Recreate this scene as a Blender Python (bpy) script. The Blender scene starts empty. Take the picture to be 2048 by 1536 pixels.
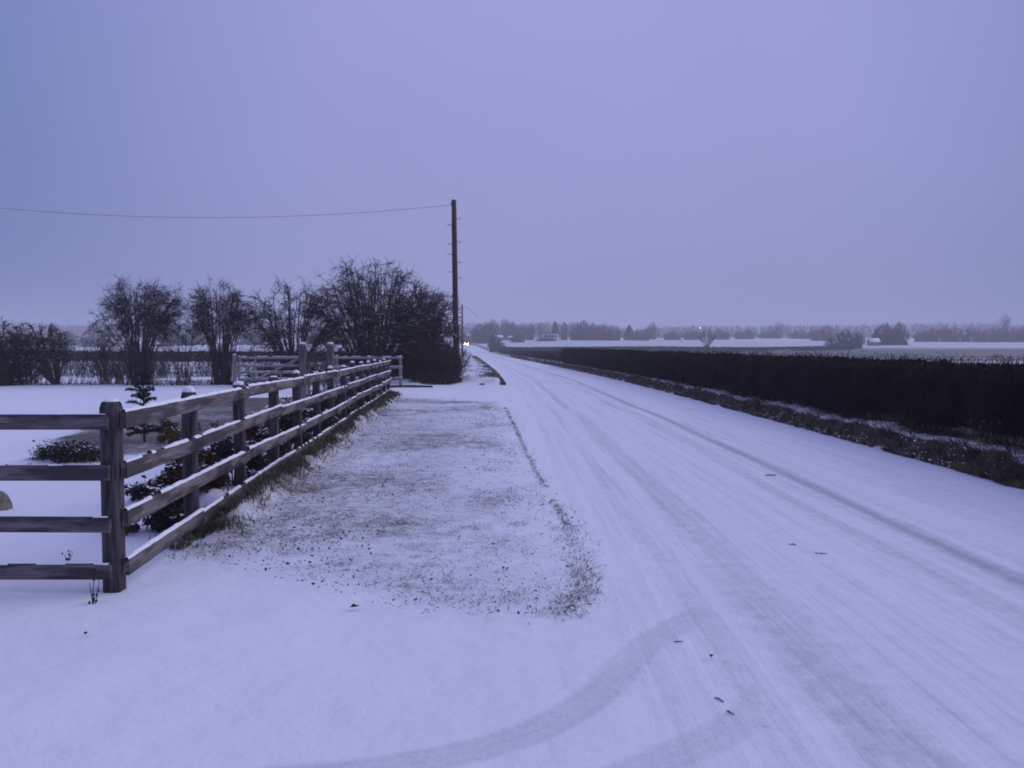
import bpy, math, random
import numpy as np

R = math.radians
scene = bpy.context.scene
col = scene.collection

# ------------------------------------------------------------------ camera
EYE = 1.6
cam_data = bpy.data.cameras.new('camera')
cam_data.sensor_width = 36.0
cam_data.lens = 36.0 * 1700.0 / 2048.0
cam_data.clip_start = 0.05
cam_data.clip_end = 4000
cam = bpy.data.objects.new('camera', cam_data)
cam.location = (0, 0, EYE)
cam.rotation_euler = (R(90 - 2.425), 0, 0)
col.objects.link(cam)
scene.camera = cam

# ------------------------------------------------------------------ sky
SUN_EL, SUN_AZ = R(32), R(75)          # azimuth clockwise from +Y (to the right)
world = bpy.data.worlds.new('World')
scene.world = world
world.use_nodes = True
wn, wl = world.node_tree.nodes, world.node_tree.links
wn.clear()
w_out = wn.new('ShaderNodeOutputWorld')
w_bg = wn.new('ShaderNodeBackground')
w_bg.inputs['Strength'].default_value = 0.1
w_sky = wn.new('ShaderNodeTexSky')
w_sky.sky_type = 'NISHITA'
w_sky.sun_disc = False
w_sky.sun_elevation = SUN_EL
w_sky.sun_rotation = SUN_AZ
w_tc = wn.new('ShaderNodeTexCoord')
w_sep = wn.new('ShaderNodeSeparateXYZ')
wl.new(w_tc.outputs['Generated'], w_sep.inputs[0])
# overcast dusk cloud layer: blue grey, lighter and pinker towards the low evening glow ahead
w_dot = wn.new('ShaderNodeVectorMath'); w_dot.operation = 'DOT_PRODUCT'
wl.new(w_tc.outputs['Generated'], w_dot.inputs[0])
w_dot.inputs[1].default_value = (0.075, 0.972, 0.222)
w_az = wn.new('ShaderNodeMapRange'); w_az.interpolation_type = 'SMOOTHSTEP'
w_az.inputs['From Min'].default_value = 0.78
w_az.inputs['From Max'].default_value = 1.0
wl.new(w_dot.outputs['Value'], w_az.inputs['Value'])
w_mix = wn.new('ShaderNodeMix'); w_mix.data_type = 'RGBA'
w_mix.inputs['A'].default_value = (1.45, 1.95, 4.35, 1)
w_mix.inputs['B'].default_value = (2.90, 3.02, 5.95, 1)
wl.new(w_az.outputs['Result'], w_mix.inputs['Factor'])
w_noise = wn.new('ShaderNodeTexNoise')
w_noise.inputs['Scale'].default_value = 1.6
w_noise.inputs['Detail'].default_value = 4
wl.new(w_tc.outputs['Generated'], w_noise.inputs['Vector'])
w_nr = wn.new('ShaderNodeMapRange')
w_nr.inputs['From Min'].default_value = 0.3
w_nr.inputs['From Max'].default_value = 0.7
w_nr.inputs['To Min'].default_value = 0.95
w_nr.inputs['To Max'].default_value = 1.05
wl.new(w_noise.outputs['Fac'], w_nr.inputs['Value'])
# an overcast sky is brighter overhead than at the horizon
w_el = wn.new('ShaderNodeMapRange')
w_el.inputs['From Min'].default_value = 0.0
w_el.inputs['From Max'].default_value = 1.0
w_el.inputs['To Min'].default_value = 0.95
w_el.inputs['To Max'].default_value = 1.45
wl.new(w_sep.outputs['Z'], w_el.inputs['Value'])
w_m1 = wn.new('ShaderNodeMath'); w_m1.operation = 'MULTIPLY'
wl.new(w_nr.outputs['Result'], w_m1.inputs[0]); wl.new(w_el.outputs['Result'], w_m1.inputs[1])
w_vs = wn.new('ShaderNodeVectorMath'); w_vs.operation = 'SCALE'
w_zr = wn.new('ShaderNodeMapRange'); w_zr.interpolation_type = 'SMOOTHSTEP'
w_zr.inputs['From Min'].default_value = 0.25; w_zr.inputs['From Max'].default_value = 1.0
wl.new(w_sep.outputs['Z'], w_zr.inputs['Value'])
w_zm = wn.new('ShaderNodeMix'); w_zm.data_type = 'RGBA'
w_zm.inputs['B'].default_value = (2.65, 2.80, 5.9, 1)
wl.new(w_zr.outputs['Result'], w_zm.inputs['Factor']); wl.new(w_mix.outputs['Result'], w_zm.inputs['A'])
wl.new(w_zm.outputs['Result'], w_vs.inputs[0]); wl.new(w_m1.outputs[0], w_vs.inputs['Scale'])
w_fin = wn.new('ShaderNodeMix'); w_fin.data_type = 'RGBA'
w_fin.inputs['Factor'].default_value = 0.96
wl.new(w_sky.outputs['Color'], w_fin.inputs['A']); wl.new(w_vs.outputs[0], w_fin.inputs['B'])
wl.new(w_fin.outputs['Result'], w_bg.inputs['Color'])
wl.new(w_bg.outputs['Background'], w_out.inputs['Surface'])

# ------------------------------------------------------------------ sun behind the cloud
sun_data = bpy.data.lights.new('sun', 'SUN')
sun_data.energy = 1.15
sun_data.angle = R(60)
sun_data.color = (0.97, 0.94, 1.0)
sun = bpy.data.objects.new('sun', sun_data)
sdir = np.array([math.sin(SUN_AZ) * math.cos(SUN_EL), math.cos(SUN_AZ) * math.cos(SUN_EL), math.sin(SUN_EL)])
import mathutils
sun.rotation_euler = mathutils.Vector(-sdir).to_track_quat('-Z', 'Y').to_euler()
sun.location = (30, 8, 30)
col.objects.link(sun)

# ------------------------------------------------------------------ exposure
scene.view_settings.view_transform = 'Standard'
scene.view_settings.look = 'None'
scene.view_settings.exposure = 0.0
scene.view_settings.gamma = 1.0
scene.view_settings.use_curve_mapping = False
scene.render.engine = 'CYCLES'
scene.cycles.use_denoising = True
scene.cycles.filter_width = 1.8
scene.cycles.volume_bounces = 1
scene.cycles.max_bounces = 6
scene.cycles.diffuse_bounces = 4

# ------------------------------------------------------------------ helpers
def rng_(seed):
    return np.random.default_rng(seed)

def mesh_np(name, V, F):
    """V (n,3); F (m,3) or (m,4) or a list of such arrays"""
    me = bpy.data.meshes.new(name)
    V = np.asarray(V, dtype=np.float32)
    Fs = F if isinstance(F, list) else [F]
    Fs = [np.asarray(f, dtype=np.int32) for f in Fs if len(f)]
    loops = np.concatenate([f.ravel() for f in Fs]) if Fs else np.zeros(0, np.int32)
    sizes = np.concatenate([np.full(len(f), f.shape[1], np.int32) for f in Fs]) if Fs else np.zeros(0, np.int32)
    starts = np.concatenate([[0], np.cumsum(sizes)[:-1]]).astype(np.int32) if len(sizes) else sizes
    me.vertices.add(len(V)); me.vertices.foreach_set('co', V.ravel())
    me.loops.add(len(loops)); me.loops.foreach_set('vertex_index', loops)
    me.polygons.add(len(sizes)); me.polygons.foreach_set('loop_start', starts)
    me.update(calc_edges=True); me.validate()
    return me

STUFF_PARTS = {'crown', 'snow', 'foliage', 'needles', 'leaves', 'stems', 'branches', 'twigs'}
def link(name, me, mat=None, parent=None, smooth=False):
    o = bpy.data.objects.new(name, me)
    if parent is not None and name in STUFF_PARTS: o['kind'] = 'stuff'
    if mat is not None and me is not None and not me.materials:
        me.materials.append(mat)
    col.objects.link(o)
    if parent is not None:
        o.parent = parent
    if smooth and me is not None:
        me.polygons.foreach_set('use_smooth', np.ones(len(me.polygons), dtype=bool))
    return o

def tag(o, label=None, cat=None, group=None, kind=None):
    if label: o['label'] = label
    if cat: o['category'] = cat
    if group: o['group'] = group
    if kind: o['kind'] = kind
    return o

def empty(name, loc, rz=0.0, label=None, cat=None, group=None, scale=None):
    o = bpy.data.objects.new(name, None)
    o.empty_display_size = 0.2
    o.location = loc; o.rotation_euler = (0, 0, rz)
    if scale: o.scale = scale
    col.objects.link(o)
    return tag(o, label, cat, group)

def copy_tree(o, parent=None):
    c = o.copy(); col.objects.link(c); c.parent = parent
    for ch in list(o.children):
        copy_tree(ch, c)
    return c

class MB:
    """collects pieces of one mesh"""
    def __init__(s): s.V = []; s.F3 = []; s.F4 = []; s.n = 0
    def add(s, V, F):
        V = np.asarray(V, float); s.V.append(V)
        for f in (F if isinstance(F, list) and len(F) and isinstance(F[0], np.ndarray) else [np.asarray(F)]):
            if len(f): (s.F3 if f.shape[1] == 3 else s.F4).append(f + s.n)
        s.n += len(V); return s
    def box(s, c, d, taper=1.0):
        x, y, z = np.array(d) / 2
        V = np.array([[-x,-y,-z],[x,-y,-z],[x,y,-z],[-x,y,-z],[-x*taper,-y*taper,z],[x*taper,-y*taper,z],[x*taper,y*taper,z],[-x*taper,y*taper,z]]) + np.array(c)
        return s.add(V, np.array([[3,2,1,0],[4,5,6,7],[0,1,5,4],[1,2,6,5],[2,3,7,6],[3,0,4,7]]))
    def prism(s, p0, p1, w, h, ch=0.005, up=(0,0,1)):
        """chamfered beam from p0 to p1"""
        p0 = np.array(p0, float); p1 = np.array(p1, float)
        d = (p1 - p0) / np.linalg.norm(p1 - p0)
        a = np.cross(d, up); a /= np.linalg.norm(a); b = np.cross(a, d)
        pr = [(-w/2+ch,-h/2),(w/2-ch,-h/2),(w/2,-h/2+ch),(w/2,h/2-ch),(w/2-ch,h/2),(-w/2+ch,h/2),(-w/2,h/2-ch),(-w/2,-h/2+ch)]
        V = [p + a*x + b*y for p in (p0, p1) for x, y in pr]
        n = 8
        F4 = np.array([[i, (i+1) % n, n+(i+1) % n, n+i] for i in range(n)])
        E = np.array([[0,5,6,7],[0,1,4,5],[1,2,3,4],[n+7,n+6,n+5,n+0],[n+5,n+4,n+1,n+0],[n+4,n+3,n+2,n+1]])
        return s.add(np.array(V), np.concatenate([F4, E]))
    def rings(s, ring_list, closed=True, caps=True):
        """loft between rings of equal vertex count"""
        k = len(ring_list[0]); V = np.concatenate([np.asarray(r, float) for r in ring_list])
        F = []
        for j in range(len(ring_list)-1):
            for i in range(k if closed else k-1):
                F.append([j*k+i, j*k+(i+1) % k, (j+1)*k+(i+1) % k, (j+1)*k+i])
        V = list(V); T = []
        if caps:
            for j, rev in ((0, True), (len(ring_list)-1, False)):
                c = np.mean(ring_list[j], axis=0); V.append(c); ci = len(V)-1
                for i in range(k):
                    a, b = j*k+i, j*k+(i+1) % k
                    T.append([ci, b, a] if rev else [ci, a, b])
        return s.add(np.array(V), [np.array(F)] + ([np.array(T)] if T else []))
    def mesh(s, name):
        V = np.concatenate(s.V)
        return mesh_np(name, V, [np.concatenate(x) for x in (s.F3, s.F4) if x])
    def build(s, name, mat, parent=None, smooth=False):
        return link(name, s.mesh(name), mat, parent, smooth)

def frames(d):
    d = d / np.maximum(np.linalg.norm(d, axis=1, keepdims=True), 1e-9)
    ref = np.where(np.abs(d[:, 2:3]) > 0.9, np.array([[1.0, 0, 0]]), np.array([[0, 0, 1.0]]))
    a = np.cross(d, ref); a /= np.maximum(np.linalg.norm(a, axis=1, keepdims=True), 1e-9)
    return d, a, np.cross(a, d)

def tubes(p0, p1, ra, rb, k=3):
    d, a, b = frames(p1 - p0)
    th = np.arange(k) * 2*np.pi/k
    ring = a[:, None, :]*np.cos(th)[None, :, None] + b[:, None, :]*np.sin(th)[None, :, None]
    V = np.concatenate([p0[:, None, :] + ring*ra[:, None, None], p1[:, None, :] + ring*rb[:, None, None]], axis=1)
    base = np.arange(len(p0))[:, None] * 2*k
    F = []
    for i in range(k):
        F.append(base + np.array([[i, (i+1) % k, k+(i+1) % k, k+i]]))
    return V.reshape(-1, 3), np.stack(F, axis=1).reshape(-1, 4)

def curves(P0, P1, P2, r0, r1, n):
    """batch of quadratic curves cut into n segments"""
    t = np.linspace(0, 1, n+1)[None, :, None]
    B = (1-t)**2*P0[:, None, :] + 2*t*(1-t)*P1[:, None, :] + t**2*P2[:, None, :]
    rr = r0[:, None]*(1-t[:, :, 0]) + r1[:, None]*t[:, :, 0]
    return B[:, :-1].reshape(-1, 3), B[:, 1:].reshape(-1, 3), rr[:, :-1].ravel(), rr[:, 1:].ravel(), B

def unit(v):
    return v / np.maximum(np.linalg.norm(v, axis=-1, keepdims=True), 1e-9)

def blades(P, H, W, lean, rng, up=None):
    """one bent triangle-and-quad grass blade per point"""
    n = len(P)
    az = rng.uniform(0, 2*np.pi, n)
    side = np.stack([np.cos(az), np.sin(az), np.zeros(n)], 1)
    az2 = az + np.pi/2 + rng.normal(0, .5, n)
    ld = np.stack([np.cos(az2), np.sin(az2), np.zeros(n)], 1) if up is None else unit(up + rng.normal(0, .35, (n, 3)))
    z = np.array([0, 0, 1.0])
    mid = P + ld*(lean*H*0.35)[:, None] + z*(H*0.6)[:, None]
    tip = P + ld*(lean*H)[:, None] + z*(H*(1.0-0.35*np.minimum(lean, 1.2)))[:, None]
    w = W[:, None]
    V = np.stack([P-side*w/2, P+side*w/2, mid+side*w*.35, mid-side*w*.35, tip], 1).reshape(-1, 3)
    b = np.arange(n)[:, None]*5
    return V, [b + np.array([[0, 1, 2, 3]]), b + np.array([[3, 2, 4]])]

def quads(P, N, size, rng, aspect=0.55, fold=0.15):
    """small pointed leaf shapes (two triangles each) facing N"""
    n = len(P)
    N = unit(N)
    d, a, b = frames(N)
    th = rng.uniform(0, 2*np.pi, n)[:, None]
    u = a*np.cos(th) + b*np.sin(th); v = -a*np.sin(th) + b*np.cos(th)
    s = size[:, None]
    V = np.stack([P - u*s*.5, P - v*s*aspect*.5 + N*s*fold, P + u*s*.5, P + v*s*aspect*.5 + N*s*fold], 1).reshape(-1, 3)
    k = np.arange(n)[:, None]*4
    return V, np.concatenate([k + np.array([[0, 1, 2]]), k + np.array([[0, 2, 3]])])

def hash_noise(x, y, seed=0, f=1.0, octaves=3):
    """smooth value noise, vectorised"""
    out = np.zeros_like(x, dtype=float); amp = 1.0; tot = 0
    for o in range(octaves):
        X, Y = x*f, y*f
        xi, yi = np.floor(X).astype(np.int64), np.floor(Y).astype(np.int64)
        fx, fy = X-xi, Y-yi
        fx = fx*fx*(3-2*fx); fy = fy*fy*(3-2*fy)
        def h(a, b):
            n = (a*374761393 + b*668265263 + (seed+o)*1274126177) & 0xffffffff
            n = ((n ^ (n >> 13)) * 1103515245) & 0xffffffff
            return ((n ^ (n >> 16)) & 0xffff) / 65535.0
        v = (h(xi, yi)*(1-fx)+h(xi+1, yi)*fx)*(1-fy) + (h(xi, yi+1)*(1-fx)+h(xi+1, yi+1)*fx)*fy
        out += amp*v; tot += amp; amp *= .5; f *= 2.03
    return out/tot

def sstep(a, b, x):
    t = np.clip((x-a)/(b-a), 0, 1); return t*t*(3-2*t)

# ------------------------------------------------------------------ materials
def new_mat(name):
    m = bpy.data.materials.new(name); m.use_nodes = True
    nt = m.node_tree; b = nt.nodes['Principled BSDF']
    b.inputs['Specular IOR Level'].default_value = 0.25
    return m, nt, b

def noise_mat(name, c0, c1, scale=8, detail=5, rough=0.85, bump=0.0, stretch=(1, 1, 1), lo=.35, hi=.65, coords='Object'):
    m, nt, b = new_mat(name)
    tc = nt.nodes.new('ShaderNodeTexCoord'); mp = nt.nodes.new('ShaderNodeMapping')
    mp.inputs['Scale'].default_value = stretch
    nz = nt.nodes.new('ShaderNodeTexNoise'); nz.inputs['Scale'].default_value = scale; nz.inputs['Detail'].default_value = detail
    rp = nt.nodes.new('ShaderNodeValToRGB')
    rp.color_ramp.elements[0].position = lo; rp.color_ramp.elements[0].color = (*c0, 1)
    rp.color_ramp.elements[1].position = hi; rp.color_ramp.elements[1].color = (*c1, 1)
    nt.links.new(tc.outputs[coords], mp.inputs[0]); nt.links.new(mp.outputs[0], nz.inputs['Vector'])
    nt.links.new(nz.outputs['Fac'], rp.inputs['Fac']); nt.links.new(rp.outputs['Color'], b.inputs['Base Color'])
    b.inputs['Roughness'].default_value = rough
    if bump:
        bp = nt.nodes.new('ShaderNodeBump'); bp.inputs['Strength'].default_value = bump; bp.inputs['Distance'].default_value = 0.02
        nt.links.new(nz.outputs['Fac'], bp.inputs['Height']); nt.links.new(bp.outputs['Normal'], b.inputs['Normal'])
    return m

SNOW = (0.86, 0.86, 0.89)
M = {}
M['post'] = noise_mat('damp_post_wood', (0.026, 0.020, 0.023), (0.108, 0.090, 0.094), scale=5, detail=8, stretch=(7, 7, .7), bump=0.5)
M['snow'] = noise_mat('snow', (0.80, 0.80, 0.84), (0.90, 0.90, 0.92), scale=30, rough=0.7, bump=0.3)
M['bark'] = noise_mat('bark', (0.030, 0.022, 0.024), (0.075, 0.055, 0.055), scale=14, bump=0.4)
M['twig'] = noise_mat('twig', (0.018, 0.011, 0.012), (0.050, 0.034, 0.036), scale=3)
M['hedge_twig'] = noise_mat('hedge_twig', (0.010, 0.006, 0.007), (0.044, 0.022, 0.020), scale=2.2)
M['bramble'] = noise_mat('bramble', (0.022, 0.007, 0.009), (0.070, 0.022, 0.022), scale=3)
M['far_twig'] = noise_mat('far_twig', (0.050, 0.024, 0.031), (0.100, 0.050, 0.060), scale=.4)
M['conifer'] = noise_mat('conifer', (0.008, 0.014, 0.012), (0.030, 0.045, 0.034), scale=9)
M['evergreen'] = noise_mat('evergreen', (0.010, 0.016, 0.012), (0.034, 0.046, 0.030), scale=12)
M['russet'] = noise_mat('russet', (0.030, 0.014, 0.010), (0.085, 0.040, 0.022), scale=12)
M['golden'] = noise_mat('golden', (0.060, 0.042, 0.014), (0.17, 0.115, 0.036), scale=14)
M['dead_leaf'] = noise_mat('dead_leaf', (0.018, 0.012, 0.010), (0.060, 0.036, 0.026), scale=30)
M['pole'] = noise_mat('pole_wood', (0.035, 0.024, 0.024), (0.115, 0.078, 0.075), scale=5, detail=8, stretch=(6, 6, .5), bump=0.5)
M['old_post'] = noise_mat('pale_post_wood', (0.17, 0.15, 0.15), (0.33, 0.30, 0.295), scale=6, detail=8, stretch=(5, 5, .6), bump=0.4)
M['steel'] = noise_mat('galvanised_steel', (0.10, 0.10, 0.11), (0.22, 0.21, 0.22), scale=20, rough=0.5)
M['wire'] = noise_mat('wire_black', (0.02, 0.02, 0.022), (0.03, 0.03, 0.032), scale=5)
M['stone'] = noise_mat('tan_stone', (0.12, 0.10, 0.085), (0.26, 0.22, 0.19), scale=18, bump=0.4)
M['white_wall'] = noise_mat('white_wall', (0.68, 0.67, 0.66), (0.80, 0.79, 0.78), scale=1.5)
M['brick_wall'] = noise_mat('far_brick', (0.16, 0.08, 0.07), (0.26, 0.15, 0.12), scale=2)
M['dark_roof'] = noise_mat('dark_roof', (0.04, 0.035, 0.04), (0.08, 0.07, 0.075), scale=3)
M['pane'] = noise_mat('window_pane', (0.02, 0.022, 0.03), (0.04, 0.042, 0.05), scale=2, rough=0.15)
M['car_paint'] = noise_mat('car_paint', (0.10, 0.11, 0.13), (0.12, 0.13, 0.15), scale=2, rough=0.35)
M['tyre'] = noise_mat('tyre', (0.015, 0.015, 0.016), (0.03, 0.03, 0.03), scale=20)

def grain_mat():
    """weathered sawn softwood: long grain, damp dark stains, pale dry patches"""
    m, nt, b = new_mat('weathered_rail_wood'); L = nt.links.new
    tc = nt.nodes.new('ShaderNodeTexCoord')
    oi = nt.nodes.new('ShaderNodeObjectInfo')
    off = nt.nodes.new('ShaderNodeVectorMath'); off.operation = 'ADD'
    cb = nt.nodes.new('ShaderNodeCombineXYZ')
    mul = nt.nodes.new('ShaderNodeMath'); mul.operation = 'MULTIPLY'; mul.inputs[1].default_value = 37.0
    L(oi.outputs['Random'], mul.inputs[0])
    for i in range(3): L(mul.outputs[0], cb.inputs[i])
    L(tc.outputs['Object'], off.inputs[0]); L(cb.outputs[0], off.inputs[1])
    mp = nt.nodes.new('ShaderNodeMapping'); mp.inputs['Scale'].default_value = (1.2, 16, 30)
    L(off.outputs[0], mp.inputs[0])
    g = nt.nodes.new('ShaderNodeTexNoise'); g.inputs['Scale'].default_value = 3.0; g.inputs['Detail'].default_value = 7; g.inputs['Distortion'].default_value = .6
    L(mp.outputs[0], g.inputs['Vector'])
    rp = nt.nodes.new('ShaderNodeValToRGB')
    rp.color_ramp.elements[0].position = .3; rp.color_ramp.elements[0].color = (0.095, 0.078, 0.080, 1)
    rp.color_ramp.elements[1].position = .72; rp.color_ramp.elements[1].color = (0.27, 0.24, 0.24, 1)
    L(g.outputs['Fac'], rp.inputs['Fac'])
    mp2 = nt.nodes.new('ShaderNodeMapping'); mp2.inputs['Scale'].default_value = (1.0, 3, 5)
    L(off.outputs[0], mp2.inputs[0])
    s = nt.nodes.new('ShaderNodeTexNoise'); s.inputs['Scale'].default_value = 2.2; s.inputs['Detail'].default_value = 4
    L(mp2.outputs[0], s.inputs['Vector'])
    sr = nt.nodes.new('ShaderNodeMapRange'); sr.inputs['From Min'].default_value = .44; sr.inputs['From Max'].default_value = .56
    sr.inputs['To Max'].default_value = 0.85
    L(s.outputs['Fac'], sr.inputs['Value'])
    mx = nt.nodes.new('ShaderNodeMix'); mx.data_type = 'RGBA'
    L(sr.outputs['Result'], mx.inputs['Factor']); L(rp.outputs['Color'], mx.inputs['A']); mx.inputs['B'].default_value = (0.048, 0.036, 0.040, 1)
    L(mx.outputs['Result'], b.inputs['Base Color']); b.inputs['Roughness'].default_value = .8
    bp = nt.nodes.new('ShaderNodeBump'); bp.inputs['Strength'].default_value = .5; bp.inputs['Distance'].default_value = .006
    L(g.outputs['Fac'], bp.inputs['Height']); L(bp.outputs['Normal'], b.inputs['Normal'])
    return m
M['rail'] = grain_mat()

def ground_mat():
    """snow over turf; attribute 'turf' says how thin the snow lies, 'slush' how far tyres have packed it"""
    m, nt, b = new_mat('snowy_ground'); L = nt.links.new
    N = nt.nodes.new
    def math_(op, a=None, bb=None, c=None):
        n = N('ShaderNodeMath'); n.operation = op
        for i, v in enumerate((a, bb, c)):
            if v is None: continue
            if isinstance(v, (int, float)): n.inputs[i].default_value = v
            else: L(v, n.inputs[i])
        return n.outputs[0]
    def mix(f, a, bb):
        n = N('ShaderNodeMix'); n.data_type = 'RGBA'
        L(f, n.inputs['Factor'])
        for k, v in (('A', a), ('B', bb)):
            if isinstance(v, tuple): n.inputs[k].default_value = (*v, 1)
            else: L(v, n.inputs[k])
        return n.outputs['Result']
    def noise(scale, detail=4, vec=None, rough=.55, dist=0):
        n = N('ShaderNodeTexNoise'); n.inputs['Scale'].default_value = scale; n.inputs['Detail'].default_value = detail
        n.inputs['Roughness'].default_value = rough; n.inputs['Distortion'].default_value = dist
        L(vec if vec is not None else tc.outputs['Object'], n.inputs['Vector']); return n.outputs['Fac']
    def ramp(v, lo, hi, tmax=1.0):
        n = N('ShaderNodeMapRange'); n.interpolation_type = 'SMOOTHSTEP'
        n.inputs['From Min'].default_value = lo; n.inputs['From Max'].default_value = hi; n.inputs['To Max'].default_value = tmax
        L(v, n.inputs['Value']); return n.outputs['Result']
    tc = N('ShaderNodeTexCoord')
    turf = N('ShaderNodeAttribute'); turf.attribute_name = 'turf'
    slush = N('ShaderNodeAttribute'); slush.attribute_name = 'slush'
    lane = N('ShaderNodeAttribute'); lane.attribute_name = 'lane'     # (t, s, 0) road coordinates
    trn = N('ShaderNodeAttribute'); trn.attribute_name = 'turn'
    T, S = turf.outputs['Fac'], slush.outputs['Fac']
    big = noise(.9, 3); mid = noise(7, 5, rough=.65); fine = noise(46, 4, rough=.7); grit = noise(170, 2)
    snow = mix(big, (0.80, 0.80, 0.84), (0.90, 0.90, 0.925))
    snow = mix(math_('ADD', math_('MULTIPLY', fine, .5), math_('MULTIPLY', grit, .5)), (0.76, 0.76, 0.80), snow)
    # snow thinned over turf: dusted blades, then bare flecks
    v = math_('ADD', math_('MULTIPLY', T, .9), math_('ADD', math_('MULTIPLY', math_('SUBTRACT', mid, .5), .75), math_('MULTIPLY', math_('SUBTRACT', fine, .5), 1.35)))
    dust = math_('MULTIPLY', ramp(v, .22, .85, .72), ramp(T, .02, .2))
    fleck = math_('MULTIPLY', ramp(math_('ADD', v, math_('MULTIPLY', math_('SUBTRACT', grit, .5), .7)), .55, .88, .92), ramp(T, .05, .3))
    turfc = mix(mid, (0.035, 0.036, 0.022), (0.11, 0.085, 0.06))
    dustc = mix(fine, (0.22, 0.22, 0.19), (0.56, 0.56, 0.555))
    c = mix(dust, snow, dustc); c = mix(fleck, c, turfc)
    # packed and dirtied by tyres, streaked along the lane
    mp = N('ShaderNodeMapping'); mp.inputs['Scale'].default_value = (15, .40, 1); L(lane.outputs['Vector'], mp.inputs[0])
    st = noise(1.0, 6, mp.outputs[0], .6, .3)
    mp2 = N('ShaderNodeMapping'); mp2.inputs['Scale'].default_value = (6.0, .16, 1); L(lane.outputs['Vector'], mp2.inputs[0])
    st2 = noise(1.0, 4, mp2.outputs[0], .5, .2)
    sv = math_('ADD', S, math_('MULTIPLY', math_('MULTIPLY', ramp(S, .01, .12), math_('ADD', math_('MULTIPLY', math_('SUBTRACT', st, .5), 1.25), math_('MULTIPLY', math_('SUBTRACT', st2, .5), 1.5))), .56))
    sv = math_('ADD', sv, math_('MULTIPLY', math_('MULTIPLY', math_('ADD', math_('SUBTRACT', fine, .5), math_('SUBTRACT', mid, .5)), ramp(S, .02, .3)), .75))
    slc = mix(st, (0.33, 0.32, 0.35), (0.52, 0.51, 0.54))
    c = mix(ramp(sv, .03, 1.08, .92), c, slc)
    tv = math_('MULTIPLY', trn.outputs['Fac'], math_('ADD', .75, math_('MULTIPLY', math_('SUBTRACT', fine, .5), 1.2)))
    c = mix(ramp(tv, .0, 1.0, .95), c, (0.46, 0.46, 0.49))
    L(c, b.inputs['Base Color']); b.inputs['Roughness'].default_value = .75; b.inputs['Specular IOR Level'].default_value = .15
    bp = N('ShaderNodeBump'); bp.inputs['Strength'].default_value = .6; bp.inputs['Distance'].default_value = .018
    soft = noise(2.6, 3)
    hgt = math_('ADD', math_('ADD', math_('ADD', math_('MULTIPLY', mid, .9), math_('MULTIPLY', soft, 2.2)), math_('MULTIPLY', math_('MULTIPLY', st, ramp(S, .02, .2)), 1.1)), math_('MULTIPLY', fine, math_('ADD', .25, math_('MULTIPLY', T, 1.2))))
    L(hgt, bp.inputs['Height']); L(bp.outputs['Normal'], b.inputs['Normal'])
    return m
M['ground'] = ground_mat()

# ------------------------------------------------------------------ the lie of the land
def xc(y):
    y = np.asarray(y, float)
    return 2.95 - 0.055*10*np.logaddexp(0, (y-38)/10) - 0.00045*np.maximum(y-250, 0)**2

FDIR = np.array([-0.0676, 1.0]); FDIR /= np.linalg.norm(FDIR)
CORNER = np.array([-2.60, 5.5])
LY = np.array([-50, 225, 265, 300, 350, 420, 520, 700, 900.])
LZ = np.array([0, 0.0, 0.25, 0.9, 2.7, 4.4, 6.6, 9.6, 12.4])
HEDGE0, HEDGE1 = 3.40, 4.65        # hedge, measured from the road's centre line
def land(x, y):
    x = np.asarray(x, float); y = np.asarray(y, float)
    t = x - xc(y)
    z = np.interp(y, LY, LZ)
    z = z + 0.5*(np.interp(y-8, LY, LZ) + np.interp(y+8, LY, LZ)) - z*0.5 - 0.5*np.interp(y, LY, LZ)
    off = np.abs(t)
    far = sstep(60, 260, y)
    z = z + sstep(12, 60, off)*far*(hash_noise(x, y, 5, .012, 2)-.5)*1.6
    # right: a grass bank with a ledge under the hedge
    rag = (hash_noise(x*0+7.3, y, 3, 1.1, 4)-.5)
    bw = 2.92 + rag*.16
    bank = sstep(bw, bw+.15, t)*(0.24 + .10*rag) * (1 - .35*sstep(90, 160, y))
    bank = bank + sstep(3.1, 3.7, t)*.04
    bank = bank*(1 - sstep(5.0, 7.0, t))*sstep(-10, -8, y)
    bank += ((t > 2.9) & (t < 5))*(hash_noise(x, y, 9, 2.3, 3)-.5)*.12
    # left beyond the second driveway: a raised verge
    le = -2.92 + (hash_noise(x*0+2.1, y, 4, .8, 3)-.5)*.3
    yn = y + (hash_noise(x, y*0+1.7, 17, .9, 3)-.5)*2.2
    lb = (1-sstep(le-.45, le, t))*sstep(36.2, 38.6, yn)*(.26 + .12*(hash_noise(x, y, 8, .5, 3)-.5))
    lb = lb*(1 - sstep(6, 12, -t))*(1 - .6*sstep(150, 220, y))
    # near left: verge and garden roll a little
    fo_ = (x-CORNER[0])*FDIR[1] - (y-CORNER[1])*FDIR[0]
    ridge = np.exp(-((fo_-.26)/.15)**2)*.17*sstep(6.6, 8.0, y)*(1-sstep(26, 28.5, y))*(.45+.8*hash_noise(x*0+.5, y, 15, .9, 3))
    z = z + ridge
    gl = sstep(2.4, 3.4, -t)*(hash_noise(x, y, 11, .55, 3)-.5)*.10*(1-sstep(40, 80, y))
    return z + bank + lb + gl

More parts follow.
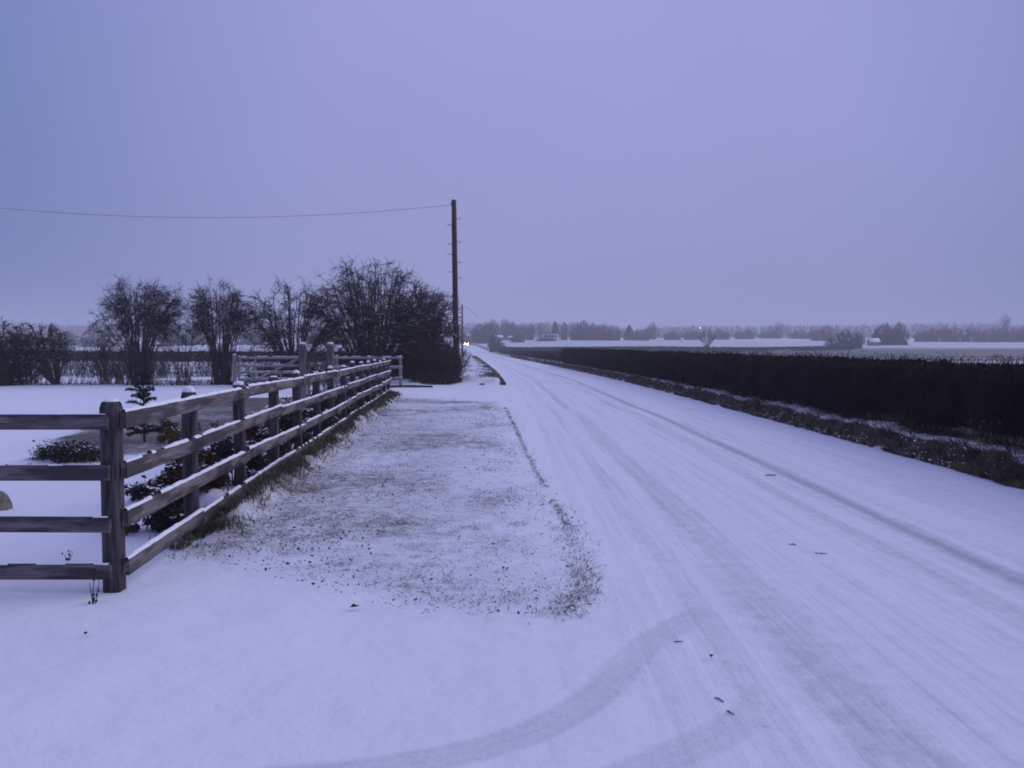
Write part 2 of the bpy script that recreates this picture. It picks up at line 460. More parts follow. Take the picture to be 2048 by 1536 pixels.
# verge between fence and road, and the lawn behind the fence (ground outlines in metres)
VERGE = np.array([(-2.62, 6.35), (-2.2, 6.25), (-1.65, 5.85), (-1.1, 5.45), (-.65, 5.15), (-.05, 4.98), (.33, 5.0), (.52, 5.5), (.56, 6.2), (.55, 7.6),
                  (.45, 9.2), (.28, 12.5), (.10, 17.5), (-.12, 22.5), (-.55, 25.3), (-1.2, 26.3), (-3.7, 27.0), (-4.35, 28.4), (-2.95, 9.0)])
LAWN = np.array([(-6.7, 11.6), (-7.9, 14.5), (-8.9, 18.2), (-9.0, 23.0), (-8.6, 26.5), (-5.6, 27.5), (-4.6, 24), (-4.1, 17), (-4.5, 14.0), (-5.3, 12.6), (-5.9, 11.8)])

def poly_sd(poly, x, y):
    """signed distance to a polygon (positive inside)"""
    d = np.full(x.shape, 1e9); inside = np.zeros(x.shape, bool)
    n = len(poly)
    for i in range(n):
        x0, y0 = poly[i]; x1, y1 = poly[(i+1) % n]
        ex, ey = x1-x0, y1-y0
        u = np.clip(((x-x0)*ex + (y-y0)*ey)/(ex*ex+ey*ey), 0, 1)
        d = np.minimum(d, np.hypot(x-x0-u*ex, y-y0-u*ey))
        if y1 != y0:
            inside ^= ((y0 > y) != (y1 > y)) & (x < (x1-x0)*(y-y0)/(y1-y0)+x0)
    return np.where(inside, d, -d)

def track_mask(pts, w, x, y, coords=False):
    d = np.full(x.shape, 1e9); sd = np.zeros(x.shape); al = np.zeros(x.shape); acc = 0.0
    for (x0, y0), (x1, y1) in zip(pts[:-1], pts[1:]):
        ex, ey = x1-x0, y1-y0
        u = np.clip(((x-x0)*ex + (y-y0)*ey)/(ex*ex+ey*ey), 0, 1)
        q = np.hypot(x-x0-u*ex, y-y0-u*ey); L = math.hypot(ex, ey)
        near = q < d
        sd = np.where(near, ((x-x0)*ey - (y-y0)*ex)/L, sd); al = np.where(near, acc + u*L, al)
        d = np.minimum(d, q); acc += L
    m = 1 - sstep(w*.70, w, d)
    return (m, sd, al) if coords else m

def smooth_path(p, n=40):
    p = np.array(p); t = np.linspace(0, len(p)-1, n); o = []
    for v in t:
        i = int(min(v, len(p)-2)); f = v-i
        a, b, c, d = p[max(i-1, 0)], p[i], p[i+1], p[min(i+2, len(p)-1)]
        o.append(.5*((2*b) + (c-a)*f + (2*a-5*b+4*c-d)*f*f + (3*b-a-3*c+d)*f**3))
    return [tuple(q) for q in o]
TURN1 = smooth_path([(-1.3, 3.02), (-.45, 3.22), (.05, 3.48), (.38, 3.85), (.62, 4.35), (.85, 4.72), (1.15, 5.1)])
TURN2 = smooth_path([(.12, 2.9), (.55, 3.22), (.95, 3.55), (1.3, 4.0), (1.6, 4.6)])
TURN3 = [(.33, 4.9), (.25, 4.0), (.14, 3.2)]

def fence_off(x, y):
    """distance to the road side of the long fence"""
    return (x-CORNER[0])*FDIR[1] - (y-CORNER[1])*FDIR[0]

def build_land():
    ys = list(np.arange(-6, 1.8, .35)); y = 1.85
    while y < 905:
        ys.append(y)
        y += min(max(3.2*y*y/2720, .012), .13) if y < 46 else min((y-44)*.05+.13, 14)
    ys = np.array([v for v in ys if v < 900] + [900.0])
    tf = np.arange(-8.2, 5.3, .048)
    tl = [tf[0]]; st = .06
    while tl[-1] > -520: tl.append(tl[-1]-st); st *= 1.085
    tr = [tf[-1]]; st = .06
    while tr[-1] < 560: tr.append(tr[-1]+st); st *= 1.09
    ts = np.array(tl[:0:-1] + list(tf) + tr[1:])
    Tg, Yg = np.meshgrid(ts, ys)
    Xg = Tg + xc(Yg)
    Zg = land(Xg, Yg)
    rag = hash_noise(Xg, Yg, 21, 2.2, 3)-.5
    sdv = poly_sd(VERGE, Xg, Yg) + rag*.30 + (hash_noise(Xg, Yg, 22, 6.5, 3)-.5)*.28*(1-sstep(6, 9, Yg))
    sdl = poly_sd(LAWN, Xg, Yg) + rag*.5
    verge = sstep(-.15, .75, sdv + rag*.5)*.55 + .45*sstep(-.1, .2, sdv)
    fo = fence_off(Xg, Yg)
    turf = verge*(.62 + .42*(hash_noise(Xg, Yg, 31, .8, 3)-.5) - .10*sstep(1.6, 3.0, fo)) + .30*np.exp(-((fo-.15)/.32)**2)*verge
    turf = np.maximum(turf, verge*.72*(1-sstep(.02, .14, np.abs(sdv-.10)))*(Xg > -.2)*(.6+.8*hash_noise(Xg, Yg, 32, 1.5, 3)))
    turf = np.maximum(turf, 1.0*sstep(-.05, .25, sdl)*(.75+.4*hash_noise(Xg, Yg, 33, .9, 3)))
    gard = (Tg < -5.3) & (Yg < 36)
    turf = np.maximum(turf, gard*.16*hash_noise(Xg, Yg, 35, 1.2, 3))
    # bank on the right, raised verge on the left
    bank = sstep(2.86, 2.98, Tg)*(1-sstep(3.12, 3.3, Tg))
    ledge = sstep(3.1, 3.25, Tg)*(1-sstep(5.2, 6.2, Tg))
    turf = np.maximum(turf, bank*.95)
    turf = np.maximum(turf, ledge*(.48+.55*(hash_noise(Xg, Yg, 37, 1.7, 3)-.35)) + sstep(3.5, 3.8, Tg)*(1-sstep(5, 5.6, Tg))*.6)
    lv = sstep(36.6, 37.4, Yg)*(1-sstep(-3.02, -2.9, Tg))*(1-sstep(4.6, 5.6, -Tg))
    turf = np.maximum(turf, lv*(.45+.5*(hash_noise(Xg, Yg, 39, .45, 3)-.4)))
    turf = np.maximum(turf, lv*.62*(1-sstep(.05, .30, np.abs(Tg+3.05)))*(.55+.9*hash_noise(Xg, Yg, 38, 1.1, 3)))
    front = sstep(36.0, 37.0, Yg)*(1-sstep(37.2, 38.4, Yg))*(Tg < -2.9)*(Tg > -14)*hash_noise(Xg, Yg, 36, .9, 3)*1.4
    turf = np.maximum(turf, front*.75)
    # fields: stubble and winter crop under thin snow
    fld = np.where(Tg > 6.5, .62*sstep(.36, .56, hash_noise(Xg*.25, Yg, 41, .045, 3))*(1-sstep(262, 300, Yg)), 0)
    fld = np.maximum(fld, np.where(Tg > 6.5, .18*hash_noise(Xg, Yg, 43, .3, 2), 0))
    fld = np.maximum(fld, np.where((Tg < -4.5) & (Yg > 37.5), .34+.4*sstep(.45, .6, hash_noise(Xg, Yg, 45, .25, 3)), 0))
    strip = sstep(.40, .52, hash_noise(Xg*.02+3, Yg, 47, .028, 2))
    fld = np.maximum(fld, np.where((Tg > 6.5) & (Yg > 110), np.where(Yg < 290, .62+.35*strip, .50+.4*strip), 0))
    fld = fld*(1-.35*sstep(300, 330, Yg)) 
    turf = np.clip(np.maximum(turf, fld), 0, 1.1)
    # tyre tracks
    wob = (hash_noise(Xg*0, Yg, 51, .12, 2)-.5)*.22
    tt = Tg + wob
    sl = np.zeros_like(Xg)
    for c, w, a in ((-2.25, .10, .22), (-1.85, .13, .36), (-1.32, .24, .46), (-.95, .06, .3), (-.62, .16, .26), (-.25, .10, .26), (.06, .22, .44), (.34, .05, .35), (.56, .15, .80), (.82, .07, .36), (1.2, .12, .2), (1.9, .14, .30), (2.25, .08, .24)):
        fade = .75 + .5*hash_noise(Xg*0+c, Yg, 53, .25, 2)
        sl = np.maximum(sl, a*fade*np.exp(-((tt-c)/w)**2))
    nearband = np.exp(-((Tg+1.35)/.34)**2)*(1-sstep(4.5, 9, Yg))*.50
    sl = np.maximum(sl, nearband)
    sl = np.maximum(sl, .19*(np.abs(Tg) < 2.3)*sstep(2.4, 1.9, np.abs(Tg)))
    sl = sl*(np.abs(Tg) < 2.9)*(1-sstep(-.3, .05, sdv))
    turn = np.zeros_like(Xg)
    for pts, w, a in ((TURN1, .125, .66), (TURN2, .13, .62), (TURN3, .018, .38)):
        m_, sd_, al_ = track_mask(pts, w, Xg, Yg, True)
        rib = .92 + .08*np.cos(sd_*2*np.pi/.07)*(w > .1)
        turn = np.maximum(turn, a*m_*rib*(.55+.7*hash_noise(Xg, Yg, 57, 2.5, 3)))
    turn = turn*(1-sstep(-2.0, -1.6, Tg))
    Zg = Zg + .06*sstep(-.1, .35, sdl)
    Zg = Zg - .012*np.clip(sl, 0, .7) - .008*turn + .03*verge*(hash_noise(Xg, Yg, 61, 5, 3)-.3) + sstep(-.3, 1.2, sdv)*.025
    Zg = Zg + (hash_noise(Xg, Yg, 63, 3.0, 2)-.5)*.010
    ny, nt_ = Xg.shape
    V = np.stack([Xg, Yg, Zg], -1).reshape(-1, 3)
    idx = np.arange(ny*nt_).reshape(ny, nt_)
    Q = np.stack([idx[:-1, :-1], idx[:-1, 1:], idx[1:, 1:], idx[1:, :-1]], -1)
    tcn = .5*(ts[:-1]+ts[1:])[None, :] + 0*ys[:-1, None]
    ycn = .5*(ys[:-1]+ys[1:])[:, None] + 0*tcn
    xcn = tcn + xc(ycn)
    sdc = sdv[:-1, :-1]
    cls = np.zeros(tcn.shape, int)                         # 0 ground
    cls[(tcn > -2.93) & (tcn < 2.93)] = 1                  # road
    cls[(tcn >= 2.93) & (tcn < 5.2)] = 2                   # bank
    cls[tcn >= 5.2] = 3                                    # field
    cls[sdc > 0] = 4                                       # verge
    cls[(tcn < -4.8) & (ycn > 37)] = 5                     # field on the left
    tv, sv = turf.ravel(), sl.ravel()
    lane = np.stack([Tg.ravel(), Yg.ravel(), 0*Tg.ravel()], 1); uv_ = turn.ravel()
    for c, name in ((0, 'ground'), (1, 'road'), (2, 'grass_bank'), (3, 'field'), (4, 'grass_verge'), (5, 'field')):
        q = Q[cls == c]
        used, inv = np.unique(q, return_inverse=True)
        me = mesh_np(name, V[used], inv.reshape(-1, 4))
        a = me.attributes.new('turf', 'FLOAT', 'POINT'); a.data.foreach_set('value', tv[used].astype(np.float32))
        a = me.attributes.new('slush', 'FLOAT', 'POINT'); a.data.foreach_set('value', sv[used].astype(np.float32))
        a = me.attributes.new('turn', 'FLOAT', 'POINT'); a.data.foreach_set('value', uv_[used].astype(np.float32))
        a = me.attributes.new('lane', 'FLOAT_VECTOR', 'POINT'); a.data.foreach_set('vector', lane[used].astype(np.float32).ravel())
        o = link(name, me, M['ground'], smooth=True)
        tag(o, kind='structure')
build_land()

def L_(x, y):
    return float(land(np.array([x]), np.array([y]))[0])

# ------------------------------------------------------------------ grass, leaf litter (stuff)
def grass_stuff():
    r = rng_(101)
    # verge: short blades poking through the snow, in clumps
    P = []; H = []
    n = 150000
    x = r.uniform(-4.4, .7, n); y = 5 + (28.5-5)*r.uniform(0, 1, n)**1.5
    sd = poly_sd(VERGE, x, y)
    fo = fence_off(x, y)
    clump = hash_noise(x, y, 31, .8, 3)*.6 + hash_noise(x, y, 77, 4.5, 2)*.6
    keep = (sd > -.12) & (r.uniform(0, 1, n) < (.12 + .88*sstep(0, .9, sd + .5*(hash_noise(x, y, 83, 1.4, 3)-.4)))*( np.clip((clump-.47)*2.2, .03, .9)*np.where(fo > 1.8, .7, 1) + .25*np.exp(-((fo-.12)/.28)**2)))
    x, y, fo = x[keep], y[keep], fo[keep]
    h = r.uniform(.008, .026, len(x)) + .16*r.uniform(0, 1, len(x))*np.exp(-((fo-.12)/.22)**2)
    P.append(np.stack([x, y, land(x, y)+.02], 1)); H.append(h)
    # edge of the verge against the road
    ed = VERGE[6:14]; n = 2400
    k = r.integers(0, len(ed)-1, n); u = r.uniform(0, 1, n)[:, None]
    e = ed[k]*(1-u) + ed[k+1]*u + r.normal(0, 1, (n, 2))*np.where(u > 2, 0, np.where(ed[k][:, 1:2] < 7.0, .075, .028)) + np.array([-.05, 0])
    e = e[hash_noise(e[:, 0], e[:, 1], 79, 1.6, 3) > np.where(e[:, 1] < 7, .46, .36)]; n = len(e)
    P.append(np.column_stack([e, land(e[:, 0], e[:, 1])+.01])); H.append(r.uniform(.008, .026, n))
    P = np.concatenate(P); H = np.concatenate(H); n = len(P)
    V, F = blades(P, H, .003+.0005*P[:, 1]*r.uniform(.6, 1.2, n), r.uniform(.9, 3.6, n), r)
    o = link('verge_grass', mesh_np('verge_grass', V, F), noise_mat('winter_grass', (0.035, 0.038, 0.024), (0.16, 0.135, 0.09), scale=14))
    tag(o, kind='stuff', label='thin winter grass poking through snow on verge', cat='grass')
    # tufts along the fence foot
    n = 30000
    s = r.uniform(.25, 23, n)**1.0; f = r.normal(.14, .12, n)
    x = CORNER[0] + FDIR[0]*s + FDIR[1]*f; y = CORNER[1] + FDIR[1]*s - FDIR[0]*f
    keep = (hash_noise(x, y, 91, 2.6, 3) > .42) & (s > 1.0 + .8*hash_noise(x, y, 93, 3, 2))
    x, y = x[keep], y[keep]; n = len(x)
    h = r.uniform(.04, .19, n)*(.3+1.2*hash_noise(x, y, 92, 1.6, 2))
    V, F = blades(np.stack([x, y, land(x, y)+.01], 1), h, .005+.0005*y, r.uniform(.3, 1.4, n), r)
    o = link('fence_foot_grass', mesh_np('fence_foot_grass', V, F), noise_mat('rank_grass', (0.028, 0.036, 0.020), (0.17, 0.145, 0.09), scale=7))
    tag(o, kind='stuff', label='long rank grass along the foot of wooden fence', cat='grass')
    # hanging grass on the bank at the right
    n = 90000
    y = 7.0 + (150-7.0)*r.uniform(0, 1, n)**2.2
    t = r.uniform(2.88, 3.10, n) + .55*(r.uniform(0, 1, n) > .91)*r.uniform(0, 1, n) + (hash_noise(y*0+3.3, y, 94, 1.7, 3)-.5)*.22
    keep = r.uniform(0, 1, n) < .35+1.3*hash_noise(t*2, y, 95, 2.4, 3)
    y, t = y[keep], t[keep]; n = len(y); x = t + xc(y)
    h = r.uniform(.04, .13, n)*(.4 + 1.1*hash_noise(x, y, 96, 2.2, 3))*np.where(t > 3.2, .7, 1)
    up = np.tile(np.array([-.8, 0, .15]), (n, 1))
    V, F = blades(np.stack([x, y, land(x, y)-.02], 1), h, .005+.0007*y, r.uniform(.3, 1.3, n), r, up)
    o = link('bank_grass', mesh_np('bank_grass', V, F), noise_mat('bank_grass', (0.045, 0.036, 0.024), (0.24, 0.175, 0.115), scale=5))
    tag(o, kind='stuff', label='brown grass hanging over the bank below the long hedge', cat='grass')
    n = 7000
    y = 7.0 + (110-7.0)*r.uniform(0, 1, n)**2.2; t = r.uniform(2.86, 3.16, n)
    keep = hash_noise(t*3, y*1.2, 89, 2.6, 3) > .50
    y, t = y[keep], t[keep]; n = len(y); x = t + xc(y)
    V, F = quads(np.stack([x, y, land(x, y) + r.uniform(.02, .09, n)], 1), np.array([-.5, 0, 1.0]) + r.normal(0, .4, (n, 3)), r.uniform(.02, .05, n)*np.maximum(1, y/20), r, .6, .1)
    o = link('bank_snow', mesh_np('bank_snow', V, F), M['snow'])
    tag(o, kind='stuff', label='flecks of snow caught in the bank grass below the long hedge', cat='snow')
    # raised verge on the left beyond the second driveway
    n = 9000
    y = 36.5 + (140-36.5)*r.uniform(0, 1, n)**2; t = -2.95 - np.abs(r.normal(0, .5, n)) + .06
    keep = (hash_noise(t*2, y, 97, .5, 3) > .45) | (t > -3.1)
    y, t = y[keep], t[keep]; n = len(y); x = t + xc(y)
    h = r.uniform(.05, .16, n)
    V, F = blades(np.stack([x, y, land(x, y)-.02], 1), h, .006+.0007*y, r.uniform(.3, 1.2, n), r)
    o = link('roadside_grass', mesh_np('roadside_grass', V, F), M['bank_g'] if 'bank_g' in M else bpy.data.materials['bank_grass'])
    tag(o, kind='stuff', label='rough grass on raised verge beside the telegraph pole', cat='grass')
    # leaf litter on the verge
    n = 3400
    x = r.uniform(-3.4, .6, n*3); y = 4.8 + 16*r.uniform(0, 1, n*3)**1.5
    sd = poly_sd(VERGE, x, y); fo = fence_off(x, y)
    keep = (sd > -.12) & (r.uniform(0, 1, n*3) < np.where(fo < 1.6, .7, .16)) & (hash_noise(x, y, 98, 1.6, 3) > .40)
    x, y = x[keep][:n], y[keep][:n]; n = len(x)
    V, F = quads(np.stack([x, y, land(x, y)+.052], 1), np.array([0, 0, 1.0]) + r.normal(0, .35, (n, 3)), r.uniform(.014, .036, n), r, .6, .12)
    o = link('fallen_leaves', mesh_np('fallen_leaves', V, F), M['dead_leaf'])
    tag(o, kind='stuff', label='dark fallen leaves scattered over snowy verge', cat='leaf litter')
grass_stuff()

# ------------------------------------------------------------------ post and rail fence
def snow_strip(p0, p1, w, r, hmax=.022, gap=.1):
    """uneven ridge of snow along a beam top"""
    p0 = np.array(p0, float); p1 = np.array(p1, float); L = np.linalg.norm(p1-p0)
    d = (p1-p0)/L; a = np.array([d[1], -d[0], 0])/np.hypot(d[0], d[1])
    n = max(4, int(L/.09)); m = MB(); run = []
    def flush():
        if len(run) > 1: m.rings(run, closed=False, caps=False)
    for i in range(n+1):
        c = p0 + d*(L*i/n)
        if r.uniform() < gap and i not in (0, n):
            flush(); run = []
            continue
        h = hmax*r.uniform(.35, 1.0); ww = w*r.uniform(.8, 1.05)
        run.append([c - a*ww/2 + [0,0,-.003], c - a*ww*.38 + [0,0,h*.75], c + [0,0,h], c + a*ww*.38 + [0,0,h*.75], c + a*ww/2 + [0,0,-.003]])
    flush()
    return m

RAILZ = (1.127, .800, .486, .165)
def build_fence():
    r = rng_(7)
    root = empty('wooden_fence', (CORNER[0], CORNER[1], 0), 0,
                 'weathered four-rail wooden fence turning a corner at the front left of the verge', 'fence')
    bx, by = CORNER
    nz = np.array([FDIR[1], -FDIR[0]])              # towards the road
    def post(px, py, h, yaw, w=.118, cap=True, lean=(0, 0)):
        z0 = L_(px, py)
        m = MB()
        def sq(z, k):
            q = w/2*k; c = .012*k
            pts = [(-q+c,-q),(q-c,-q),(q,-q+c),(q,q-c),(q-c,q),(-q+c,q),(-q,q-c),(-q,-q+c)]
            ca, sa = math.cos(yaw), math.sin(yaw)
            return [(px-bx + x*ca - y*sa + lean[0]*(z-z0), py-by + x*sa + y*ca + lean[1]*(z-z0), z) for x, y in pts]
        m.rings([sq(z0-.25, 1), sq(z0+h*.5, 1), sq(z0+h-.055, 1), sq(z0+h-.02, .86), sq(z0+h, .55)])
        o = m.build('post', M['post'], root)
        if cap:
            s = MB()
            k = r.uniform(.016, .034) if py > 6.2 and r.uniform() < .85 else .006
            s.rings([sq(z0+h-.030, .90 if k > .01 else .86), sq(z0+h-.008, .80 if k > .01 else .70), sq(z0+h+k*.6, .55), sq(z0+h+k, .2)], caps=True)
            s.build('snow_cap', M['snow'], o, True)
        return o
    yaw = math.atan2(FDIR[1], FDIR[0]) - math.pi/2
    post(bx, by, 1.25, 0.0, .112)
    n = 14; sp = 1.65
    for i in range(1, n+1):
        p = CORNER + FDIR*sp*i
        post(p[0], p[1], 1.25 + r.uniform(-.035, .03), yaw + r.normal(0, .03), .108, True, (r.normal(0, .012), r.normal(0, .012)))
    post(bx-1.75, by, 1.25, 0.0); post(bx-3.5, by, 1.25, 0.0)
    # long side: rails over two bays, joints staggered
    for k, zr in enumerate(RAILZ):
        ends = []
        j = 2 if k % 2 == 0 else 1
        prev = -.014
        while prev < n:
            nxt = min(j, n + .05); ends.append((prev, nxt)); prev = nxt; j += 2
        for a, b in ends:
            if b - a < .2: continue
            off = .061 + .019 + r.uniform(-.003, .006)
            pa = CORNER + FDIR*sp*a + nz*off; pb = CORNER + FDIR*sp*b + nz*off
            dz0, dz1 = r.normal(0, .012), r.normal(0, .012)
            if a < 0: dz0 = 0
            za = L_(*(CORNER+FDIR*sp*max(a, 0)))*.5 + zr + dz0; zb = L_(*(CORNER+FDIR*sp*b))*.5 + zr + dz1
            d = np.array([pb[0]-pa[0], pb[1]-pa[1], zb-za]); Ld = np.linalg.norm(d)
            m = MB(); m.prism((0, 0, 0), (Ld-.006, 0, 0), .038, .108, .004)
            o = m.build('rail', M['rail'], root)
            q = mathutils.Vector(d).to_track_quat('X', 'Z')
            o.location = (pa[0]-bx, pa[1]-by, za); o.rotation_mode = 'QUATERNION'; o.rotation_quaternion = q
            snow_strip((0.0, 0, .054), (Ld-.01, 0, .054), .040, r, .026, .05 if k < 2 else .10).build('snow', M['snow'], o, True)
    # front side: rails on the near face
    for k, zr in enumerate(RAILZ):
        for x0, x1 in ((-3.5, -1.75), (-1.75, .022)) if k % 2 else ((-4.2, -1.75), (-1.75, .022)):
            Ld = x1-x0-.004
            m = MB(); m.prism((0, 0, 0), (Ld, 0, 0), .038, .098, .004)
            o = m.build('rail', M['rail'], root)
            o.location = (x0, -.061-.019-.002, zr-.005 + r.normal(0, .004)); o.rotation_euler = (0, r.normal(0, .003), 0)
            snow_strip((0.0, 0, .049), (Ld-.01, 0, .049), .034, r, .007, .25).build('snow', M['snow'], o, True)
build_fence()

# ------------------------------------------------------------------ bare trees
def bare_tree_meshes(seed, H, W, n_main, n_sub, n_twig, zlow=.5, r_main=.035, r_twig=.007, vase=.6, base=.16, skew=(0, 0), suckers=0, k_twig=3, droop=0.0, trunk_h=0.0, tau0=.32, kz=.62, sk_w=.20, arch=0.0):
    r = rng_(seed)
    rho = np.sqrt(r.uniform(.01, 1, n_main)); az = r.uniform(0, 2*np.pi, n_main)
    lob = .82 + .36*hash_noise(np.cos(az)*2+seed, np.sin(az)*2, seed, 1.0, 2)
    zt = H*(zlow + (1-zlow)*np.sqrt(np.maximum(1-rho**2*.92, 0)))*r.uniform(.78 + .10*(arch > 0), .97, n_main)*(.9+.2*(lob-.82))
    P2 = np.stack([W*.43*rho*lob*np.cos(az)+skew[0], W*.43*rho*lob*np.sin(az)+skew[1], zt], 1)
    az0 = az + r.normal(0, .6, n_main)
    P0 = np.stack([base*np.cos(az0)*r.uniform(.2, 1, n_main), base*np.sin(az0)*r.uniform(.2, 1, n_main), np.full(n_main, trunk_h-.05)], 1)
    P1 = P0 + (P2-P0)*np.array([1-vase, 1-vase, kz]) + r.normal(0, .05*H/4.5, (n_main, 3))
    r0 = r_main*r.uniform(.7, 1.25, n_main); r1 = r0*.22
    a0, a1, ra, rb, B = curves(P0, P1, P2, r0, r1, 9)
    jit = r.normal(0, .012*H/4.5, B.shape); jit[:, 0] = 0; B = B + jit
    a0, a1 = B[:, :-1].reshape(-1, 3), B[:, 1:].reshape(-1, 3)
    segm = [(a0, a1, ra, rb)]
    trunk = [(a0, a1, ra, rb)]
    # sub-branches
    m = n_main*n_sub
    mi = np.repeat(np.arange(n_main), n_sub); tau = r.uniform(tau0, 1.0, m)**.8
    f = tau*9; i0 = np.minimum(f.astype(int), 8); ft = (f-i0)[:, None]
    S0 = B[mi, i0]*(1-ft) + B[mi, i0+1]*ft
    dr = unit(B[mi, i0+1]-B[mi, i0])
    out = S0*np.array([1, 1, 0]) - np.array([skew[0], skew[1], 0]); out = unit(out)
    sd = unit(dr*(.75-.38*arch) + unit(r.normal(0, 1, (m, 3)))*(.75+.05*arch) + out*(.35+.30*arch) + np.array([0, 0, .12-droop-.06*arch]))
    ln = H*r.uniform(.10, .24, m)*(1.15-.5*tau)
    S2 = S0 + sd*ln[:, None] + np.array([0, 0, 1.0])*(ln*r.normal(.02-.22*arch, .18, m))[:, None]
    S1 = S0 + sd*(ln*.5)[:, None] + np.array([0, 0, .10*arch])*ln[:, None] + r.normal(0, .10, (m, 3))*ln[:, None]
    sr0 = np.maximum(r0[mi]*(1-.75*tau)*.6, r_twig*1.25); sr1 = np.full(m, r_twig*.8)
    b0, b1, rra, rrb, SB = curves(S0, S1, S2, sr0, sr1, 4)
    crown = [(b0, b1, rra, rrb)]
    # twigs
    q = m*n_twig
    si = np.repeat(np.arange(m), n_twig); tau = r.uniform(.15, 1.0, q)
    f = tau*4; i0 = np.minimum(f.astype(int), 3); ft = (f-i0)[:, None]
    T0 = SB[si, i0]*(1-ft) + SB[si, i0+1]*ft
    td = unit(unit(SB[si, i0+1]-SB[si, i0])*.6 + unit(r.normal(0, 1, (q, 3)))*.8)
    tl = H*r.uniform(.025, .085, q)
    T2 = T0 + td*tl[:, None] + np.array([0, 0, 1.0])*(tl*r.normal(0, .2, q))[:, None]
    T1 = T0 + td*(tl*.5)[:, None] + r.normal(0, .12, (q, 3))*tl[:, None]
    c0, c1, ta, tb, _ = curves(T0, T1, T2, np.full(q, r_twig), np.full(q, r_twig*.55), 2)
    crown.append((c0, c1, ta, tb))
    if suckers:
        az = r.uniform(0, 2*np.pi, suckers); rr = W*r.uniform(.02, sk_w, suckers)
        K0 = np.stack([base*1.3*np.cos(az), base*1.3*np.sin(az), np.full(suckers, -.05)], 1)
        K2 = np.stack([rr*np.cos(az), rr*np.sin(az), H*r.uniform(.15, .5, suckers)], 1)
        K1 = (K0+K2)/2 + r.normal(0, .08, (suckers, 3))
        d0, d1, da, db, KB = curves(K0, K1, K2, np.full(suckers, r_twig*1.5), np.full(suckers, r_twig*.7), 4)
        crown.append((d0, d1, da, db))
        q = suckers*8; si = np.repeat(np.arange(suckers), 8)
        i0 = r.integers(1, 4, q); T0 = KB[si, i0]
        T2 = T0 + unit(r.normal(0, 1, (q, 3)) + np.array([0, 0, .5]))*(H*r.uniform(.03, .08, q))[:, None]
        e0, e1, ea, eb, _ = curves(T0, (T0+T2)/2, T2, np.full(q, r_twig*.9), np.full(q, r_twig*.5), 1)
        crown.append((e0, e1, ea, eb))
    tm, cm = MB(), MB()
    for s in trunk: tm.add(*tubes(*s, k=5))
    for s in crown: cm.add(*tubes(*s, k=k_twig))
    # a little snow lying along flat upper branches
    sm = MB()
    p0, p1, qa, qb = [np.concatenate([s[i] for s in (crown[0], trunk[0])]) for i in range(4)]
    d = unit(p1-p0)
    pick = (np.abs(d[:, 2]) < .62) & (r.uniform(0, 1, len(d)) < .45)
    if pick.any():
        lift = np.array([0, 0, 1.0])
        sm.add(*tubes(p0[pick]+lift*qa[pick, None]*.9, p1[pick]+lift*qb[pick, None]*.9, qa[pick]*.7, qb[pick]*.7, k=3))
    return tm, cm, sm

def bare_tree(name, loc, seed, label, cat, group=None, snow=True, mats=('bark', 'twig'), **kw):
    tm, cm, sm = bare_tree_meshes(seed, **kw)
    root = empty(name, loc, 0, label, cat, group)
    tm.build('trunk', M[mats[0]], root, True)
    cm.build('crown', M[mats[1]], root)
    if snow and sm.n: sm.build('snow', M['snow'], root)
    return root

G_T = 'bare trees along the garden boundary'
bare_tree('bare_tree', (-16.3, 37.2, L_(-16.3, 37.2)), 11, 'rounded bare tree standing alone at the left, behind the tiered conifer sapling', 'tree', G_T,
          H=4.95, W=4.7, n_main=62, n_sub=10, n_twig=11, zlow=.40, vase=.86, kz=.56, tau0=.50, droop=.05, arch=1.0, base=.42, r_main=.034, r_twig=.007, suckers=45, sk_w=.11)
bare_tree('bare_tree', (-12.65, 37.0, L_(-12.65, 37)), 12, 'narrow vase shaped bare tree with a broom of stems, left of the field gate', 'tree', G_T,
          H=4.9, W=3.5, n_main=46, n_sub=9, n_twig=11, zlow=.62, vase=.80, kz=.55, tau0=.50, droop=.05, arch=1.0, base=.36, r_main=.034, r_twig=.007, suckers=30, sk_w=.10)
bare_tree('bare_tree', (-9.6, 37.4, L_(-9.6, 37.4)), 13, 'open bare tree behind the field gate, a few long twigs above its crown', 'tree', G_T,
          H=4.9, W=3.9, n_main=34, n_sub=11, n_twig=10, zlow=.40, vase=.66, kz=.54, tau0=.40, arch=.8, base=.42, r_main=.045, r_twig=.008, suckers=30, sk_w=.12)
bare_tree('bare_tree', (-6.2, 38.2, L_(-6.2, 38.2)), 14, 'tallest and widest bare tree, behind the two tall gate posts', 'tree', G_T,
          H=6.0, W=6.0, n_main=70, n_sub=11, n_twig=11, zlow=.34, vase=.68, kz=.50, tau0=.36, arch=.9, base=.75, r_main=.050, r_twig=.009, suckers=110, sk_w=.14)
bare_tree('bare_tree', (-4.1, 39.4, L_(-4.1, 39.4)), 15, 'reddish bare tree whose branches reach the near telegraph pole', 'tree', G_T,
          H=4.5, W=4.2, n_main=44, n_sub=11, n_twig=10, zlow=.35, vase=.6, arch=.8, base=.4, r_main=.04, r_twig=.010, suckers=120, mats=('bark', 'bramble'))
bare_tree('sapling_tree', (-14.3, 37.0, L_(-14.3, 37)), 16, 'slim bare sapling in the gap between the two left bare trees', 'tree', None,
          H=3.0, W=1.9, n_main=9, n_sub=8, n_twig=6, zlow=.4, vase=.5, base=.25, r_main=.022, r_twig=.007, suckers=20)
